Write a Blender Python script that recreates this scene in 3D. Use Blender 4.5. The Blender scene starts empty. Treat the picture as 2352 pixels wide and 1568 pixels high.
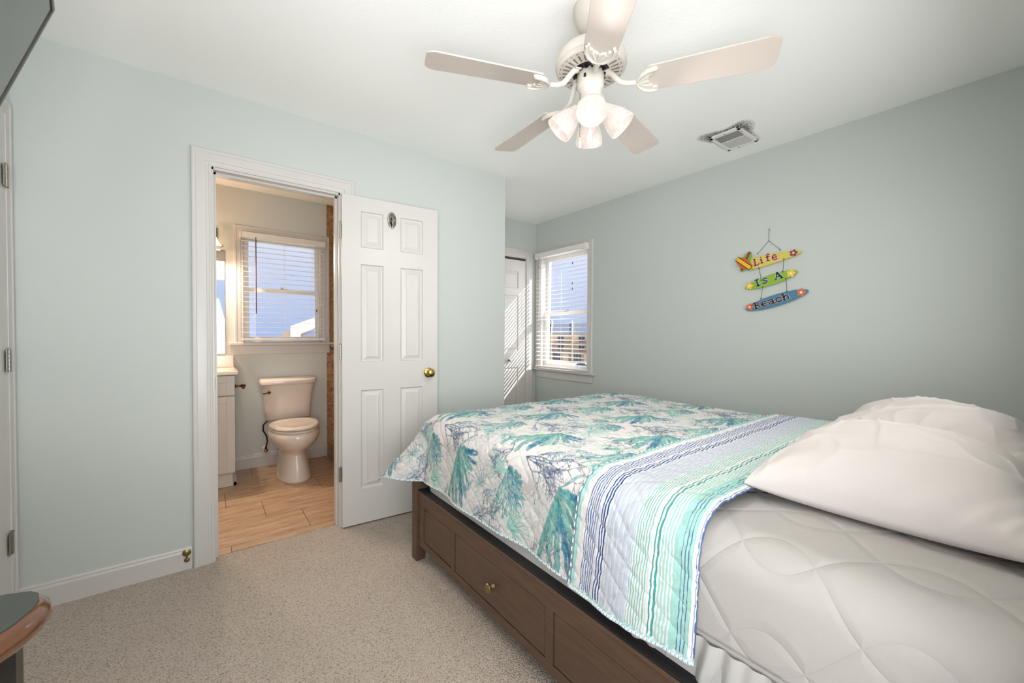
import bpy, bmesh, math, random
import numpy as np
from mathutils import Vector, Matrix
pi = math.pi
C = bpy.context.scene.collection

# ------------------------------------------------------------------ camera
F_PX = 923.61
RT = Vector((0.79376789, -0.6081974, 0.00533463))
UP = Vector((0.00618495, 0.01684188, 0.99983904))
FW = Vector((0.60818934, 0.79360713, -0.01713022))
cam = bpy.data.cameras.new('camera'); camo = bpy.data.objects.new('camera', cam); C.objects.link(camo)
M = Matrix.Identity(4)
for i in range(3):
    M[i][0] = RT[i]; M[i][1] = UP[i]; M[i][2] = -FW[i]
M[0][3], M[1][3], M[2][3] = 0, 0, 1.19
camo.matrix_world = M
cam.sensor_fit = 'HORIZONTAL'; cam.sensor_width = 36; cam.lens = 36 * F_PX / 2352
cam.clip_start = 0.02; cam.clip_end = 600
bpy.context.scene.camera = camo

# ------------------------------------------------------------------ world, sun, exposure
sc = bpy.context.scene
sc.view_settings.view_transform = 'Standard'; sc.view_settings.look = 'None'
sc.view_settings.exposure = 0.20; sc.view_settings.gamma = 1; sc.view_settings.use_curve_mapping = False
w = bpy.data.worlds.new('sky'); sc.world = w; w.use_nodes = True
nt = w.node_tree; nt.nodes.clear()
wo = nt.nodes.new('ShaderNodeOutputWorld'); bg = nt.nodes.new('ShaderNodeBackground')
tc = nt.nodes.new('ShaderNodeTexCoord'); sx = nt.nodes.new('ShaderNodeSeparateXYZ'); rp = nt.nodes.new('ShaderNodeValToRGB')
nt.links.new(tc.outputs['Generated'], sx.inputs[0]); nt.links.new(sx.outputs['Z'], rp.inputs[0])
rp.color_ramp.elements[0].position = 0.0; rp.color_ramp.elements[0].color = (.36, .47, .74, 1)
rp.color_ramp.elements[1].position = 0.35; rp.color_ramp.elements[1].color = (.82, .84, .93, 1)
nt.links.new(rp.outputs[0], bg.inputs[0]); nt.links.new(bg.outputs[0], wo.inputs[0]); bg.inputs[1].default_value = 1.05

def lamp(name, kind, loc, energy, col=(1, 1, 1), d=None, **kw):
    l = bpy.data.lights.new(name, kind); l.energy = energy; l.color = col
    for k, v in kw.items(): setattr(l, k, v)
    o = bpy.data.objects.new(name, l); C.objects.link(o); o.location = loc
    if d is not None: o.rotation_euler = Vector(d).to_track_quat('-Z', 'Y').to_euler()
    return o
lamp('sun', 'SUN', (20, -20, 20), 6.5, (1, .96, .9), (-1, 1.2, -1.0), angle=math.radians(.5))
lamp('ground_bounce_fill', 'SUN', (24, -10, -4), 6.0, (1, .98, .95), (-1, .15, .34), angle=math.radians(70))  # upward fill sun added to brighten the ceiling by the window
lamp('sky_glow', 'SUN', (24, -10, 24), 4.2, (.93, .96, 1), (-1, .35, -.45), angle=math.radians(100))
# fill lamps added at made-up openings out of view
lamp('fill_rear_gap', 'AREA', (-.08, -1.42, 1.2), 30, (.98, .985, 1), (0.2, 1, 1.0), shape='RECTANGLE', size=.95, size_y=2.0)
lamp('fill_head_gap', 'AREA', (1.9, -.24, 1.43), 12, (1, .995, .985), (0, 1, .05), shape='RECTANGLE', size=1.15, size_y=.60)
lamp('fill_side_gap', 'AREA', (-.70, -.72, 1.2), 88, (.98, .985, 1), (1, .62, 1.9), shape='RECTANGLE', size=1.15, size_y=2.0)

# ------------------------------------------------------------------ colour and material helpers
def S(r, g=None, b=None):
    if g is None: g = b = r
    f = lambda c: (c / 255 / 12.92) if c / 255 <= .04045 else ((c / 255 + .055) / 1.055) ** 2.4
    return (f(r), f(g), f(b), 1)

class NT:
    def __init__(s, name):
        s.mat = bpy.data.materials.new(name); s.mat.use_nodes = True; s.t = s.mat.node_tree
        s.b = s.t.nodes['Principled BSDF']; s.out = s.t.nodes['Material Output']
    def n(s, t, **kw):
        x = s.t.nodes.new(t)
        for k, v in kw.items(): setattr(x, k, v)
        return x
    def put(s, sock, v):
        if hasattr(v, 'is_output') or isinstance(v, bpy.types.NodeSocket): s.t.links.new(v, sock)
        else: sock.default_value = v
    def m(s, op, a, b=0.0, c=0.0):
        x = s.n('ShaderNodeMath', operation=op); s.put(x.inputs[0], a); s.put(x.inputs[1], b); s.put(x.inputs[2], c); return x.outputs[0]
    def co(s, kind='Object'):
        return s.n('ShaderNodeTexCoord').outputs[kind]
    def sep(s, v):
        x = s.n('ShaderNodeSeparateXYZ'); s.put(x.inputs[0], v); return x.outputs
    def mapv(s, v, scale=(1, 1, 1), loc=(0, 0, 0), rot=(0, 0, 0)):
        x = s.n('ShaderNodeMapping'); s.put(x.inputs[0], v); x.inputs['Scale'].default_value = scale
        x.inputs['Location'].default_value = loc; x.inputs['Rotation'].default_value = rot; return x.outputs[0]
    def noise(s, v, scale, detail=3, rough=.5, dist=0):
        x = s.n('ShaderNodeTexNoise'); s.put(x.inputs['Vector'], v); x.inputs['Scale'].default_value = scale
        x.inputs['Detail'].default_value = detail; x.inputs['Roughness'].default_value = rough; x.inputs['Distortion'].default_value = dist
        return x.outputs['Fac']
    def ramp(s, f, stops):
        x = s.n('ShaderNodeValToRGB'); s.put(x.inputs[0], f); e = x.color_ramp.elements
        while len(e) < len(stops): e.new(.5)
        for i, (p, c) in enumerate(stops): e[i].position = p; e[i].color = c
        return x.outputs[0]
    def mix(s, f, a, b):
        x = s.n('ShaderNodeMix', data_type='RGBA'); s.put(x.inputs[0], f); s.put(x.inputs[6], a); s.put(x.inputs[7], b); return x.outputs[2]
    def bump(s, h, strength=.3, dist=.002):
        x = s.n('ShaderNodeBump'); s.put(x.inputs['Height'], h); x.inputs['Strength'].default_value = strength
        x.inputs['Distance'].default_value = dist; s.t.links.new(x.outputs[0], s.b.inputs['Normal'])
    def set(s, **kw):
        for k, v in kw.items(): s.put(s.b.inputs[k.replace('_', ' ')], v)
        return s

MATS = {}
def mat(name, col, rough=.5, metal=0, bump=None, spec=None, coat=0):
    if name in MATS: return MATS[name]
    k = NT(name); v = k.noise(k.co(), 7, 2)
    dark = tuple(c * .96 for c in col[:3]) + (1,)
    k.set(Base_Color=k.mix(v, dark, col), Roughness=rough, Metallic=metal)
    if spec is not None: k.b.inputs['Specular IOR Level'].default_value = spec
    if coat: k.b.inputs['Coat Weight'].default_value = coat; k.b.inputs['Coat Roughness'].default_value = .08
    if bump: k.bump(k.noise(k.co(), bump[0], 3), bump[1], bump[2])
    MATS[name] = k.mat; return k.mat

def wall_mat(name, col):
    k = NT(name); c = k.co()
    k.set(Base_Color=col, Roughness=.55); k.b.inputs['Specular IOR Level'].default_value = .25
    k.bump(k.noise(c, 260, 2, .6), .12, .0008); return k.mat
M_WALL = wall_mat('green_grey_wall_paint', S(195, 200, 195))
M_BWALL = wall_mat('bathroom_wall_paint', S(205, 208, 203))
M_TRIM = mat('white_trim_paint', S(205, 201, 196), .32, bump=(90, .04, .001))
M_DOOR = mat('white_door_paint', S(206, 202, 197), .36, bump=(150, .12, .0006))
M_WHITE = mat('white_vinyl', S(232, 230, 226), .35)
M_SLAT = mat('white_blind_slat', S(232, 229, 223), .4)
M_BRASS = mat('aged_brass', S(150, 132, 88), .32, .9)
M_GOLD = mat('polished_brass', S(205, 176, 98), .16, 1)
M_STEEL = mat('satin_steel', S(160, 155, 145), .3, .9)
M_CHROME = mat('chrome', S(170, 168, 160), .12, 1)
M_BRONZE = mat('oil_bronze', S(120, 96, 72), .2, 1)
M_BLACK = mat('black_plastic', S(24, 24, 25), .35)
M_PORC = mat('glazed_porcelain', S(226, 214, 203), .08, coat=.6)
M_VAN = mat('vanity_paint', S(214, 208, 202), .38)
M_COUNTER = mat('cultured_marble', S(232, 212, 196), .15, coat=.3)
M_FAN = mat('antique_white_enamel', S(206, 200, 190), .28)

def ceiling_mat():
    k = NT('ceiling_paint'); c = k.co(); x, y, z = k.sep(c)[0:3]
    # dust and mildew stain with its own ragged shape around the vent
    nx = k.noise(c, 9, 4, .7)
    dx = k.m('MAXIMUM', k.m('SUBTRACT', k.m('ABSOLUTE', k.m('SUBTRACT', x, 2.668)), .143), 0)
    dy = k.m('MAXIMUM', k.m('SUBTRACT', k.m('ABSOLUTE', k.m('SUBTRACT', y, 1.188)), .098), 0)
    d = k.m('SQRT', k.m('ADD', k.m('MULTIPLY', dx, dx), k.m('MULTIPLY', dy, dy)))
    # heavier towards the corners that face the fan, none by the wall side
    side = k.m('MULTIPLY', k.m('SUBTRACT', 2.83, x), 4.5)
    sx_ = k.n('ShaderNodeClamp'); k.put(sx_.inputs[0], side)
    c1 = k.m('SQRT', k.m('ADD', k.m('POWER', k.m('SUBTRACT', x, 2.515), 2), k.m('POWER', k.m('SUBTRACT', y, 1.30), 2)))
    c2 = k.m('SQRT', k.m('ADD', k.m('POWER', k.m('SUBTRACT', x, 2.55), 2), k.m('POWER', k.m('SUBTRACT', y, 1.05), 2)))
    cc = k.m('MINIMUM', c1, c2)
    reach = k.m('ADD', .018, k.m('MULTIPLY', .075, k.m('SUBTRACT', 1.0, k.m('MINIMUM', k.m('MULTIPLY', cc, 8.0), 1))))
    a = k.m('SUBTRACT', 1.0, k.m('DIVIDE', d, reach))
    a = k.m('MAXIMUM', a, 0); a = k.m('MULTIPLY', a, sx_.outputs[0])
    sp = k.noise(c, 170, 2, .8)
    a = k.m('MULTIPLY', a, k.m('MULTIPLY', k.m('SUBTRACT', sp, .36), 7.0))
    cl = k.n('ShaderNodeClamp'); k.put(cl.inputs[0], k.m('MULTIPLY', a, k.m('ADD', nx, .35)))
    k.set(Base_Color=k.mix(cl.outputs[0], S(250, 250, 247), S(70, 66, 54)), Roughness=.8)
    k.b.inputs['Specular IOR Level'].default_value = .15
    st = k.noise(k.mapv(c, (1, 2.4, 1), rot=(0, 0, .6)), 36, 4, .6)
    k.bump(st, .22, .004); return k.mat
M_CEIL = ceiling_mat()

def carpet_mat():
    k = NT('berber_carpet'); c = k.co()
    wv = k.mapv(c, (1, 1.6, 1), rot=(0, 0, .25))
    v = k.n('ShaderNodeTexVoronoi'); k.put(v.inputs['Vector'], wv); v.inputs['Scale'].default_value = 170
    v.inputs['Randomness'].default_value = .85
    n2 = k.noise(c, 150, 3, .7); n3 = k.noise(c, 3.2, 3, .6)
    h = k.m('ADD', k.m('MULTIPLY', k.m('SUBTRACT', 1, k.m('MULTIPLY', v.outputs['Distance'], 1.25)), .75), k.m('MULTIPLY', n2, .45))
    pile = k.ramp(k.m('MULTIPLY', k.m('ADD', h, k.m('MULTIPLY', n2, .35)), .8), [(.26, S(148, 134, 120)), (.5, S(196, 184, 171)), (.8, S(216, 206, 194))])  # base colour follows pile height, darker between the tufts
    k.set(Base_Color=k.mix(k.m('MULTIPLY', n3, .35), pile, S(170, 155, 138)), Roughness=.95)
    k.b.inputs['Specular IOR Level'].default_value = .1
    k.bump(h, .9, .006); return k.mat
M_CARPET = carpet_mat()

def bathfloor_mat():
    k = NT('wood_look_tile'); c = k.co(); x, y, z = k.sep(c)[0:3]
    row = k.m('FLOOR', k.m('DIVIDE', k.m('SUBTRACT', y, 2.722), .306))
    xs = k.m('ADD', k.m('SUBTRACT', x, .52), k.m('MULTIPLY', row, .2033))
    fx = k.m('ABSOLUTE', k.m('SUBTRACT', k.m('FRACT', k.m('ADD', k.m('DIVIDE', xs, .61), 100.5)), .5))
    fy = k.m('ABSOLUTE', k.m('SUBTRACT', k.m('FRACT', k.m('ADD', k.m('DIVIDE', k.m('SUBTRACT', y, 2.722), .306), 100.5)), .5))
    g = k.m('MAXIMUM', k.m('LESS_THAN', fx, .0033), k.m('LESS_THAN', fy, .0055))
    tid = k.m('ADD', k.m('FLOOR', k.m('ADD', k.m('DIVIDE', xs, .61), 100)), k.m('MULTIPLY', row, 7.3))
    off = k.n('ShaderNodeCombineXYZ'); k.put(off.inputs[1], k.m('MULTIPLY', tid, 3.7)); va = k.n('ShaderNodeVectorMath'); k.put(va.inputs[0], c); k.put(va.inputs[1], off.outputs[0])
    n1 = k.noise(k.mapv(va.outputs[0], (2.2, 11, 1)), 2.2, 6, .65, .6)
    n2 = k.noise(k.mapv(va.outputs[0], (6, 60, 1)), 2.5, 4, .7, .3)
    col = k.ramp(k.m('ADD', k.m('MULTIPLY', n1, .72), k.m('MULTIPLY', n2, .28)), [(.33, S(150, 118, 90)), (.5, S(184, 152, 122)), (.68, S(208, 180, 152))])
    k.set(Base_Color=k.mix(g, col, S(104, 82, 62)), Roughness=.38)
    k.bump(k.m('SUBTRACT', k.m('MULTIPLY', n2, .2), g), .3, .002); return k.mat
M_BFLOOR = bathfloor_mat()

def stone_tile_mat():
    k = NT('brown_stone_tile'); c = k.co(); x, y, z = k.sep(c)[0:3]
    f = k.m('ABSOLUTE', k.m('SUBTRACT', k.m('FRACT', k.m('ADD', k.m('DIVIDE', z, .305), .35)), .5))
    g = k.m('GREATER_THAN', f, .493)
    n1 = k.noise(c, 26, 8, .75, 1.2)
    col = k.ramp(n1, [(.35, S(104, 70, 40)), (.5, S(160, 122, 84)), (.66, S(196, 164, 128))])
    k.set(Base_Color=k.mix(g, col, S(190, 165, 135)), Roughness=.4); return k.mat
M_STONE = stone_tile_mat()

def wood_mat():
    k = NT('espresso_wood'); c = k.co()
    n1 = k.noise(k.mapv(c, (26, 3, 26)), 2, 5, .6, .4); n2 = k.noise(c, 240, 2, .6)
    col = k.ramp(n1, [(.3, S(80, 59, 46)), (.55, S(90, 68, 54)), (.8, S(102, 76, 59))])
    k.set(Base_Color=col, Roughness=k.m('ADD', .36, k.m('MULTIPLY', n2, .2)))
    k.bump(n2, .08, .0006); return k.mat
M_WOOD = wood_mat()

def cloth_mat(name, col, wrinkle=0, ogee=False, fine=700):
    k = NT(name); c = k.co()
    h = k.noise(c, fine, 2, .6)
    hh = k.m('MULTIPLY', h, .12)
    if wrinkle:
        hh = k.m('ADD', hh, k.m('MULTIPLY', k.noise(k.mapv(c, (1, 2.6, 1), rot=(0, 0, .5)), 5, 3, .5, .3), wrinkle))
    if ogee:
        x, y, z = k.sep(k.co('UV'))[0:3]
        w, p = .20, .44
        A = w * .5
        s_ = k.m('SINE', k.m('MULTIPLY', y, 2 * pi / p))
        lines = None
        for sg, ph in ((1, 0), (-1, .5)):
            q = k.m('ADD', k.m('DIVIDE', k.m('ADD', x, k.m('MULTIPLY', s_, sg * A * .9)), w), ph + 100)
            d = k.m('ABSOLUTE', k.m('SUBTRACT', k.m('FRACT', q), .5))
            lines = d if lines is None else k.m('MINIMUM', lines, d)
        lz = k.m('MINIMUM', k.m('MULTIPLY', lines, 9.0), 1.0)
        lz = k.m('POWER', lz, .6)
        hh = k.m('ADD', hh, k.m('MULTIPLY', lz, 1.7))
    k.set(Base_Color=col, Roughness=.9); k.b.inputs['Specular IOR Level'].default_value = .1
    k.b.inputs['Sheen Weight'].default_value = .15
    k.bump(hh, .42 if ogee else .7, .005); return k.mat
M_PILLOW = cloth_mat('white_pillowcase', S(200, 193, 189), 1.6)
M_PAD = cloth_mat('quilted_mattress_pad', S(166, 161, 156), .8, True)
M_SHEET = cloth_mat('grey_white_sheet', S(188, 185, 180), 1.0)
M_TAG = mat('stitched_tag', S(240, 238, 234), .7)

def glass_mat(name='window_glass', tint=(1, 1, 1, 1)):
    k = NT(name); gl = k.n('ShaderNodeBsdfGlossy'); tr = k.n('ShaderNodeBsdfTransparent'); mx = k.n('ShaderNodeMixShader')
    gl.inputs['Roughness'].default_value = .01; tr.inputs['Color'].default_value = tint
    mx.inputs[0].default_value = .04
    k.t.links.new(tr.outputs[0], mx.inputs[1]); k.t.links.new(gl.outputs[0], mx.inputs[2])
    k.t.links.new(mx.outputs[0], k.out.inputs[0]); return k.mat
M_GLASS = glass_mat()

def emit_shade(name, col, em, emcol):
    k = NT(name)
    k.set(Base_Color=col, Roughness=.35, Emission_Color=emcol, Emission_Strength=em)
    return k.mat
def marbled_shade():
    k = NT('frosted_marbled_glass'); c = k.co()
    n = k.noise(c, 28, 4, .6, 1.6)
    k.set(Base_Color=S(150, 142, 138), Roughness=.25, Emission_Color=k.mix(n, (1, .80, .68, 1), (1, .93, .87, 1)),
          Emission_Strength=k.m('ADD', .20, k.m('MULTIPLY', n, .50)))
    return k.mat
M_SHADE = marbled_shade()
M_BULB = emit_shade('lit_bulb', (1, 1, 1, 1), 1.6, (1, .93, .84, 1))
M_WARM = emit_shade('warm_glass_shade', S(250, 225, 190), 3.0, (1, .66, .36, 1))

# ------------------------------------------------------------------ mesh helpers
class MB:
    def __init__(s): s.v = []; s.f = []; s.mi = []
    def add(s, vs, fs, mi=0):
        b = len(s.v); s.v += [tuple(p) for p in vs]; s.f += [tuple(b + i for i in f) for f in fs]; s.mi += [mi] * len(fs); return s
    def box(s, x0, x1, y0, y1, z0, z1, mi=0):
        vs = [(x, y, z) for z in (z0, z1) for y in (y0, y1) for x in (x0, x1)]
        return s.add(vs, [(0, 2, 3, 1), (4, 5, 7, 6), (0, 1, 5, 4), (2, 6, 7, 3), (0, 4, 6, 2), (1, 3, 7, 5)], mi)
    def lathe(s, prof, n=32, c=(0, 0, 0), axis='z', mi=0, M=None):
        vs = []; fs = []
        for r, h in prof:
            for i in range(n):
                a = 2 * pi * i / n; p = Vector((r * math.cos(a), r * math.sin(a), h))
                if axis == 'x': p = Vector((p.z, p.x, p.y))
                if axis == 'y': p = Vector((p.y, p.z, p.x))
                if M is not None: p = M @ p
                vs.append(Vector(c) + p)
        for j in range(len(prof) - 1):
            for i in range(n):
                k = (i + 1) % n; fs.append((j * n + i, j * n + k, (j + 1) * n + k, (j + 1) * n + i))
        m = len(prof) - 1
        if prof[0][0] > 1e-4: fs.append(tuple(reversed(range(n))))
        if prof[m][0] > 1e-4: fs.append(tuple(m * n + i for i in range(n)))
        return s.add(vs, fs, mi)
    def tube(s, pts, r, n=8, mi=0, closed=False):
        pts = [Vector(p) for p in pts]; rs = r if isinstance(r, (list, tuple)) else [r] * len(pts)
        vs = []; fs = []; prev = None
        for i, p in enumerate(pts):
            t = (pts[min(i + 1, len(pts) - 1)] - pts[max(i - 1, 0)])
            if closed: t = pts[(i + 1) % len(pts)] - pts[i - 1]
            t.normalize()
            if prev is None:
                a = Vector((0, 0, 1)) if abs(t.z) < .9 else Vector((1, 0, 0)); u = t.cross(a).normalized()
            else:
                u = (prev - t * prev.dot(t)).normalized()
            prev = u; q = t.cross(u)
            for j in range(n):
                a = 2 * pi * j / n; vs.append(p + (u * math.cos(a) + q * math.sin(a)) * rs[i])
        L = len(pts)
        for i in range(L if closed else L - 1):
            for j in range(n):
                k = (j + 1) % n; ii = (i + 1) % L; fs.append((i * n + j, i * n + k, ii * n + k, ii * n + j))
        if not closed: fs += [tuple(reversed(range(n))), tuple((L - 1) * n + j for j in range(n))]
        return s.add(vs, fs, mi)
    def prism(s, poly, h0, h1, mp, mi=0):
        n = len(poly); vs = [mp(a, b, h0) for a, b in poly] + [mp(a, b, h1) for a, b in poly]
        fs = [tuple(range(n)), tuple(reversed(range(n, 2 * n)))] + [(i, i + n, (i + 1) % n + n, (i + 1) % n) for i in range(n)]
        return s.add(vs, fs, mi)
    def build(s, name, m, parent=None, smooth=False, bevel=0, loc=None, angle=35, solid=0, sub=0):
        me = bpy.data.meshes.new(name); me.from_pydata(s.v, [], s.f); me.update()
        for mm in (m if isinstance(m, (list, tuple)) else [m]): me.materials.append(mm)
        if any(s.mi): me.polygons.foreach_set('material_index', s.mi)
        b = bmesh.new(); b.from_mesh(me); bmesh.ops.recalc_face_normals(b, faces=b.faces); b.to_mesh(me); b.free()
        if smooth or bevel:
            me.polygons.foreach_set('use_smooth', [True] * len(me.polygons))
            if smooth is not None: me.set_sharp_from_angle(angle=math.radians(angle))
        o = bpy.data.objects.new(name, me); C.objects.link(o)
        if parent is not None: o.parent = parent
        if loc: o.location = loc
        if solid:
            d = o.modifiers.new('solid', 'SOLIDIFY'); d.thickness = solid; d.offset = 0
        if sub:
            d = o.modifiers.new('sub', 'SUBSURF'); d.levels = sub; d.render_levels = sub
        if bevel:
            d = o.modifiers.new('bevel', 'BEVEL'); d.width = bevel; d.segments = 2; d.limit_method = 'ANGLE'; d.angle_limit = math.radians(40)
            d.harden_normals = True
        return o

def thing(name, label, cat, loc=(0, 0, 0), group=None, rz=0):
    o = bpy.data.objects.new(name, None); C.objects.link(o); o.location = loc; o.rotation_euler = (0, 0, rz); o.empty_display_size = .05
    return tag(o, label, cat, group)
def tag(o, label, cat, group=None):
    o['label'] = label; o['category'] = cat
    if group: o['group'] = group
    return o
def structure(o, label=None, cat=None):
    o['kind'] = 'structure'
    if label: o['label'] = label
    if cat: o['category'] = cat
    return o
def root(name, label=None, cat=None, loc=(0, 0, 0), rz=0):
    o = bpy.data.objects.new(name, None); C.objects.link(o); o.location = loc; o.rotation_euler = (0, 0, rz); o.empty_display_size = .05
    return structure(o, label, cat)

# mapping from (along, up, out-of-wall) to world for each wall
YL, YLB, YB, YA, XR, XS, CZ = 2.592, 2.712, 4.205, 3.48, 3.0, -.64, 2.44
m_left = lambda a, b, h: (a, YL - h, b)
m_bath = lambda a, b, h: (a, YB - h, b)
m_alc = lambda a, b, h: (a, YA - h, b)
m_right = lambda a, b, h: (XR - h, a, b)
m_side = lambda a, b, h: (XS + h, a, b)

def casing(mb, mp, x0, x1, z0, z1, prof, four=False):
    """mitred frame of the given profile [(outward, height)] round an opening"""
    n = len(prof)
    def ring(corners):
        vs = []
        for k in range(len(corners)):
            for o, h in prof: vs.append(mp(*corners[k](o), h))
        return vs
    cs = [lambda o: (x0 - o, z0), lambda o: (x0 - o, z1 + o), lambda o: (x1 + o, z1 + o), lambda o: (x1 + o, z0)]
    vs = ring(cs); fs = []
    for k in range(3):
        for j in range(n - 1):
            fs.append((k * n + j, k * n + j + 1, (k + 1) * n + j + 1, (k + 1) * n + j))
    fs += [tuple(range(n)), tuple(3 * n + j for j in reversed(range(n)))]
    mb.add(vs, fs)
PROF = [(0, 0), (0, .010), (.006, .013), (.010, .0135), (.012, .0115), (.022, .013), (.024, .0155), (.040, .0165), (.062, .0155), (.066, .0185), (.074, .0195), (.080, .0185), (.083, .014), (.084, 0)]
PROFW = [(0, 0), (0, .010), (.005, .012), (.008, .010), (.018, .012), (.020, .014), (.045, .015), (.050, .018), (.064, .018), (.068, .014), (.069, 0)]

def panel_leaf(mb, W, H, T, panels, mp):
    xs = sorted({0, W} | {p[0] for p in panels} | {p[1] for p in panels}); zs = sorted({0, H} | {p[2] for p in panels} | {p[3] for p in panels})
    for face, sgn in ((0, 1), (T, -1)):
        for i in range(len(xs) - 1):
            for j in range(len(zs) - 1):
                a, b, c, d = xs[i], xs[i + 1], zs[j], zs[j + 1]
                if any(abs(p[0] - a) < 1e-6 and abs(p[2] - c) < 1e-6 and abs(p[1] - b) < 1e-6 for p in panels): continue
                if any(p[0] - 1e-6 <= a and b <= p[1] + 1e-6 and p[2] - 1e-6 <= c and d <= p[3] + 1e-6 for p in panels): continue
                mb.add([mp(a, c, face), mp(b, c, face), mp(b, d, face), mp(a, d, face)], [(0, 1, 2, 3)])
        for a, b, c, d in panels:
            rings = [(0, 0), (.006, .009), (.013, .0105), (.036, .003), (.042, .0045)]
            vs = []
            for o, h in rings:
                hh = face + sgn * h
                vs += [mp(a + o, c + o, hh), mp(b - o, c + o, hh), mp(b - o, d - o, hh), mp(a + o, d - o, hh)]
            fs = [(4 * r + i, 4 * r + (i + 1) % 4, 4 * r + 4 + (i + 1) % 4, 4 * r + 4 + i) for r in range(len(rings) - 1) for i in range(4)]
            fs.append(tuple(4 * (len(rings) - 1) + i for i in range(4)))
            mb.add(vs, fs)
    for q in (((0, 0), (W, 0)), ((W, 0), (W, H)), ((W, H), (0, H)), ((0, H), (0, 0))):
        (a, c), (b, d) = q; mb.add([mp(a, c, 0), mp(b, d, 0), mp(b, d, T), mp(a, c, T)], [(0, 1, 2, 3)])

# ------------------------------------------------------------------ room shell
RY = -1.35
structure(MB().box(XS - .1, 3.14, RY - .15, YL + .06, -.1, 0).build('floor', M_CARPET), 'beige grey looped carpet of the bedroom', 'floor')
structure(MB().box(1.91, 3.14, YL + .06, YA + .12, -.1, 0).build('floor_alcove', M_CARPET), 'beige carpet strip in front of the closet', 'floor')
structure(MB().box(XS - .1, 1.91, YL + .06, YB + .14, -.11, -.001).build('floor_bathroom', M_BFLOOR), 'brown wood-look tile of the bathroom floor', 'floor')
structure(MB().box(XS - .1, 3.14, RY - .15, YB + .14, CZ, CZ + .1).build('ceiling', M_CEIL), 'white textured ceiling with dark stains round the vent', 'ceiling')
DX0, DX1, DZ = .030, .668, 2.045      # bathroom door rough opening
b = MB(); b.box(XS, DX0, YL, YLB, 0, CZ).box(DX1, 1.91, YL, YLB, 0, CZ).box(DX0, DX1, YL, YLB, DZ, CZ)
structure(b.build('wall_left', M_WALL), 'pale green wall with the bathroom doorway', 'wall')
structure(MB().box(1.79, 1.91, YLB, YA + .12, 0, CZ).build('wall_alcove_side', M_WALL))
AX0, AX1 = 2.0, 2.868
b = MB(); b.box(1.91, AX0, YA, YA + .12, 0, CZ).box(AX1, XR, YA, YA + .12, 0, CZ).box(AX0, AX1, YA, YA + .12, 2.045, CZ)
structure(b.build('wall_alcove', M_WALL), 'pale green wall above the closet door', 'wall')
structure(MB().box(1.79, 3.14, YA + .7, YA + .75, 0, CZ).build('wall_closet_back', M_TRIM))
WY0, WY1, WZ0, WZ1 = 2.69, 3.39, .82, 2.055
b = MB(); b.box(XR, XR + .14, RY, WY0, 0, CZ).box(XR, XR + .14, WY1, YB, 0, CZ).box(XR, XR + .14, WY0, WY1, 0, WZ0).box(XR, XR + .14, WY0, WY1, WZ1, CZ)
structure(b.build('wall_right', M_WALL), 'pale green wall behind the bed with the window', 'wall')
structure(MB().box(.80, 1.3, -.15, -.035, 0, CZ).box(2.5, XR, -.15, -.035, 0, CZ).box(1.3, 2.5, -.15, -.035, 0, 1.10).box(1.3, 2.5, -.15, -.035, 1.78, CZ).build('wall_headboard', M_WALL))  # unseen wall; its opening is added for the head fill lamp
structure(MB().box(1.3, 1.34, -.14, -.05, 1.10, 1.78).box(2.46, 2.5, -.14, -.05, 1.10, 1.78).box(1.34, 2.46, -.14, -.05, 1.10, 1.14).box(1.34, 2.46, -.14, -.05, 1.74, 1.78).box(1.89, 1.91, -.13, -.06, 1.14, 1.74).build('added_window_frame', M_TRIM))  # made-up window frame, added around the head fill lamp's opening
structure(MB().box(.75, .80, RY, -.035, 0, CZ).build('wall_entry', M_WALL))
b = MB(); b.box(XS, -.56, RY - .12, RY, 0, CZ).box(.40, 3.14, RY - .12, RY, 0, CZ).box(-.56, .40, RY - .12, RY, 2.25, CZ)  # gap added for the rear fill lamp; right stretch added to block sun
structure(b.build('wall_rear', M_WALL))
structure(MB().box(XS - .12, XS, -.12, YB, 0, CZ).box(XS - .12, XS, RY - .12, -1.32, 0, CZ).box(XS - .12, XS, -1.32, -.12, 2.25, CZ).build('wall_side', M_WALL), 'pale green side wall at the left edge', 'wall')  # gap towards the rear added for the side fill lamp
BX0, BX1, BZ0, BZ1 = .275, .905, 1.105, 2.055
SHX = .95
b = MB(); b.box(XS, BX0, YB, YB + .14, 0, CZ).box(BX1, SHX, YB, YB + .14, 0, CZ).box(BX0, BX1, YB, YB + .14, 0, BZ0).box(BX0, BX1, YB, YB + .14, BZ1, CZ)
structure(b.build('wall_bathroom_back', M_BWALL), 'grey bathroom wall behind the toilet', 'wall')
structure(MB().box(SHX, 1.79, YB + .004, YB + .14, 0, CZ).build('wall_shower', M_STONE), 'brown stone-tiled shower wall', 'wall')
structure(MB().box(1.70, 1.79, YLB, YB + .004, 0, CZ).build('wall_shower_side', M_STONE))
structure(MB().box(SHX, SHX + .1, YLB + .12, YB, 0, .10).build('trim_shower_curb', M_STONE, bevel=.004), 'brown tiled shower curb', 'trim')

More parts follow.
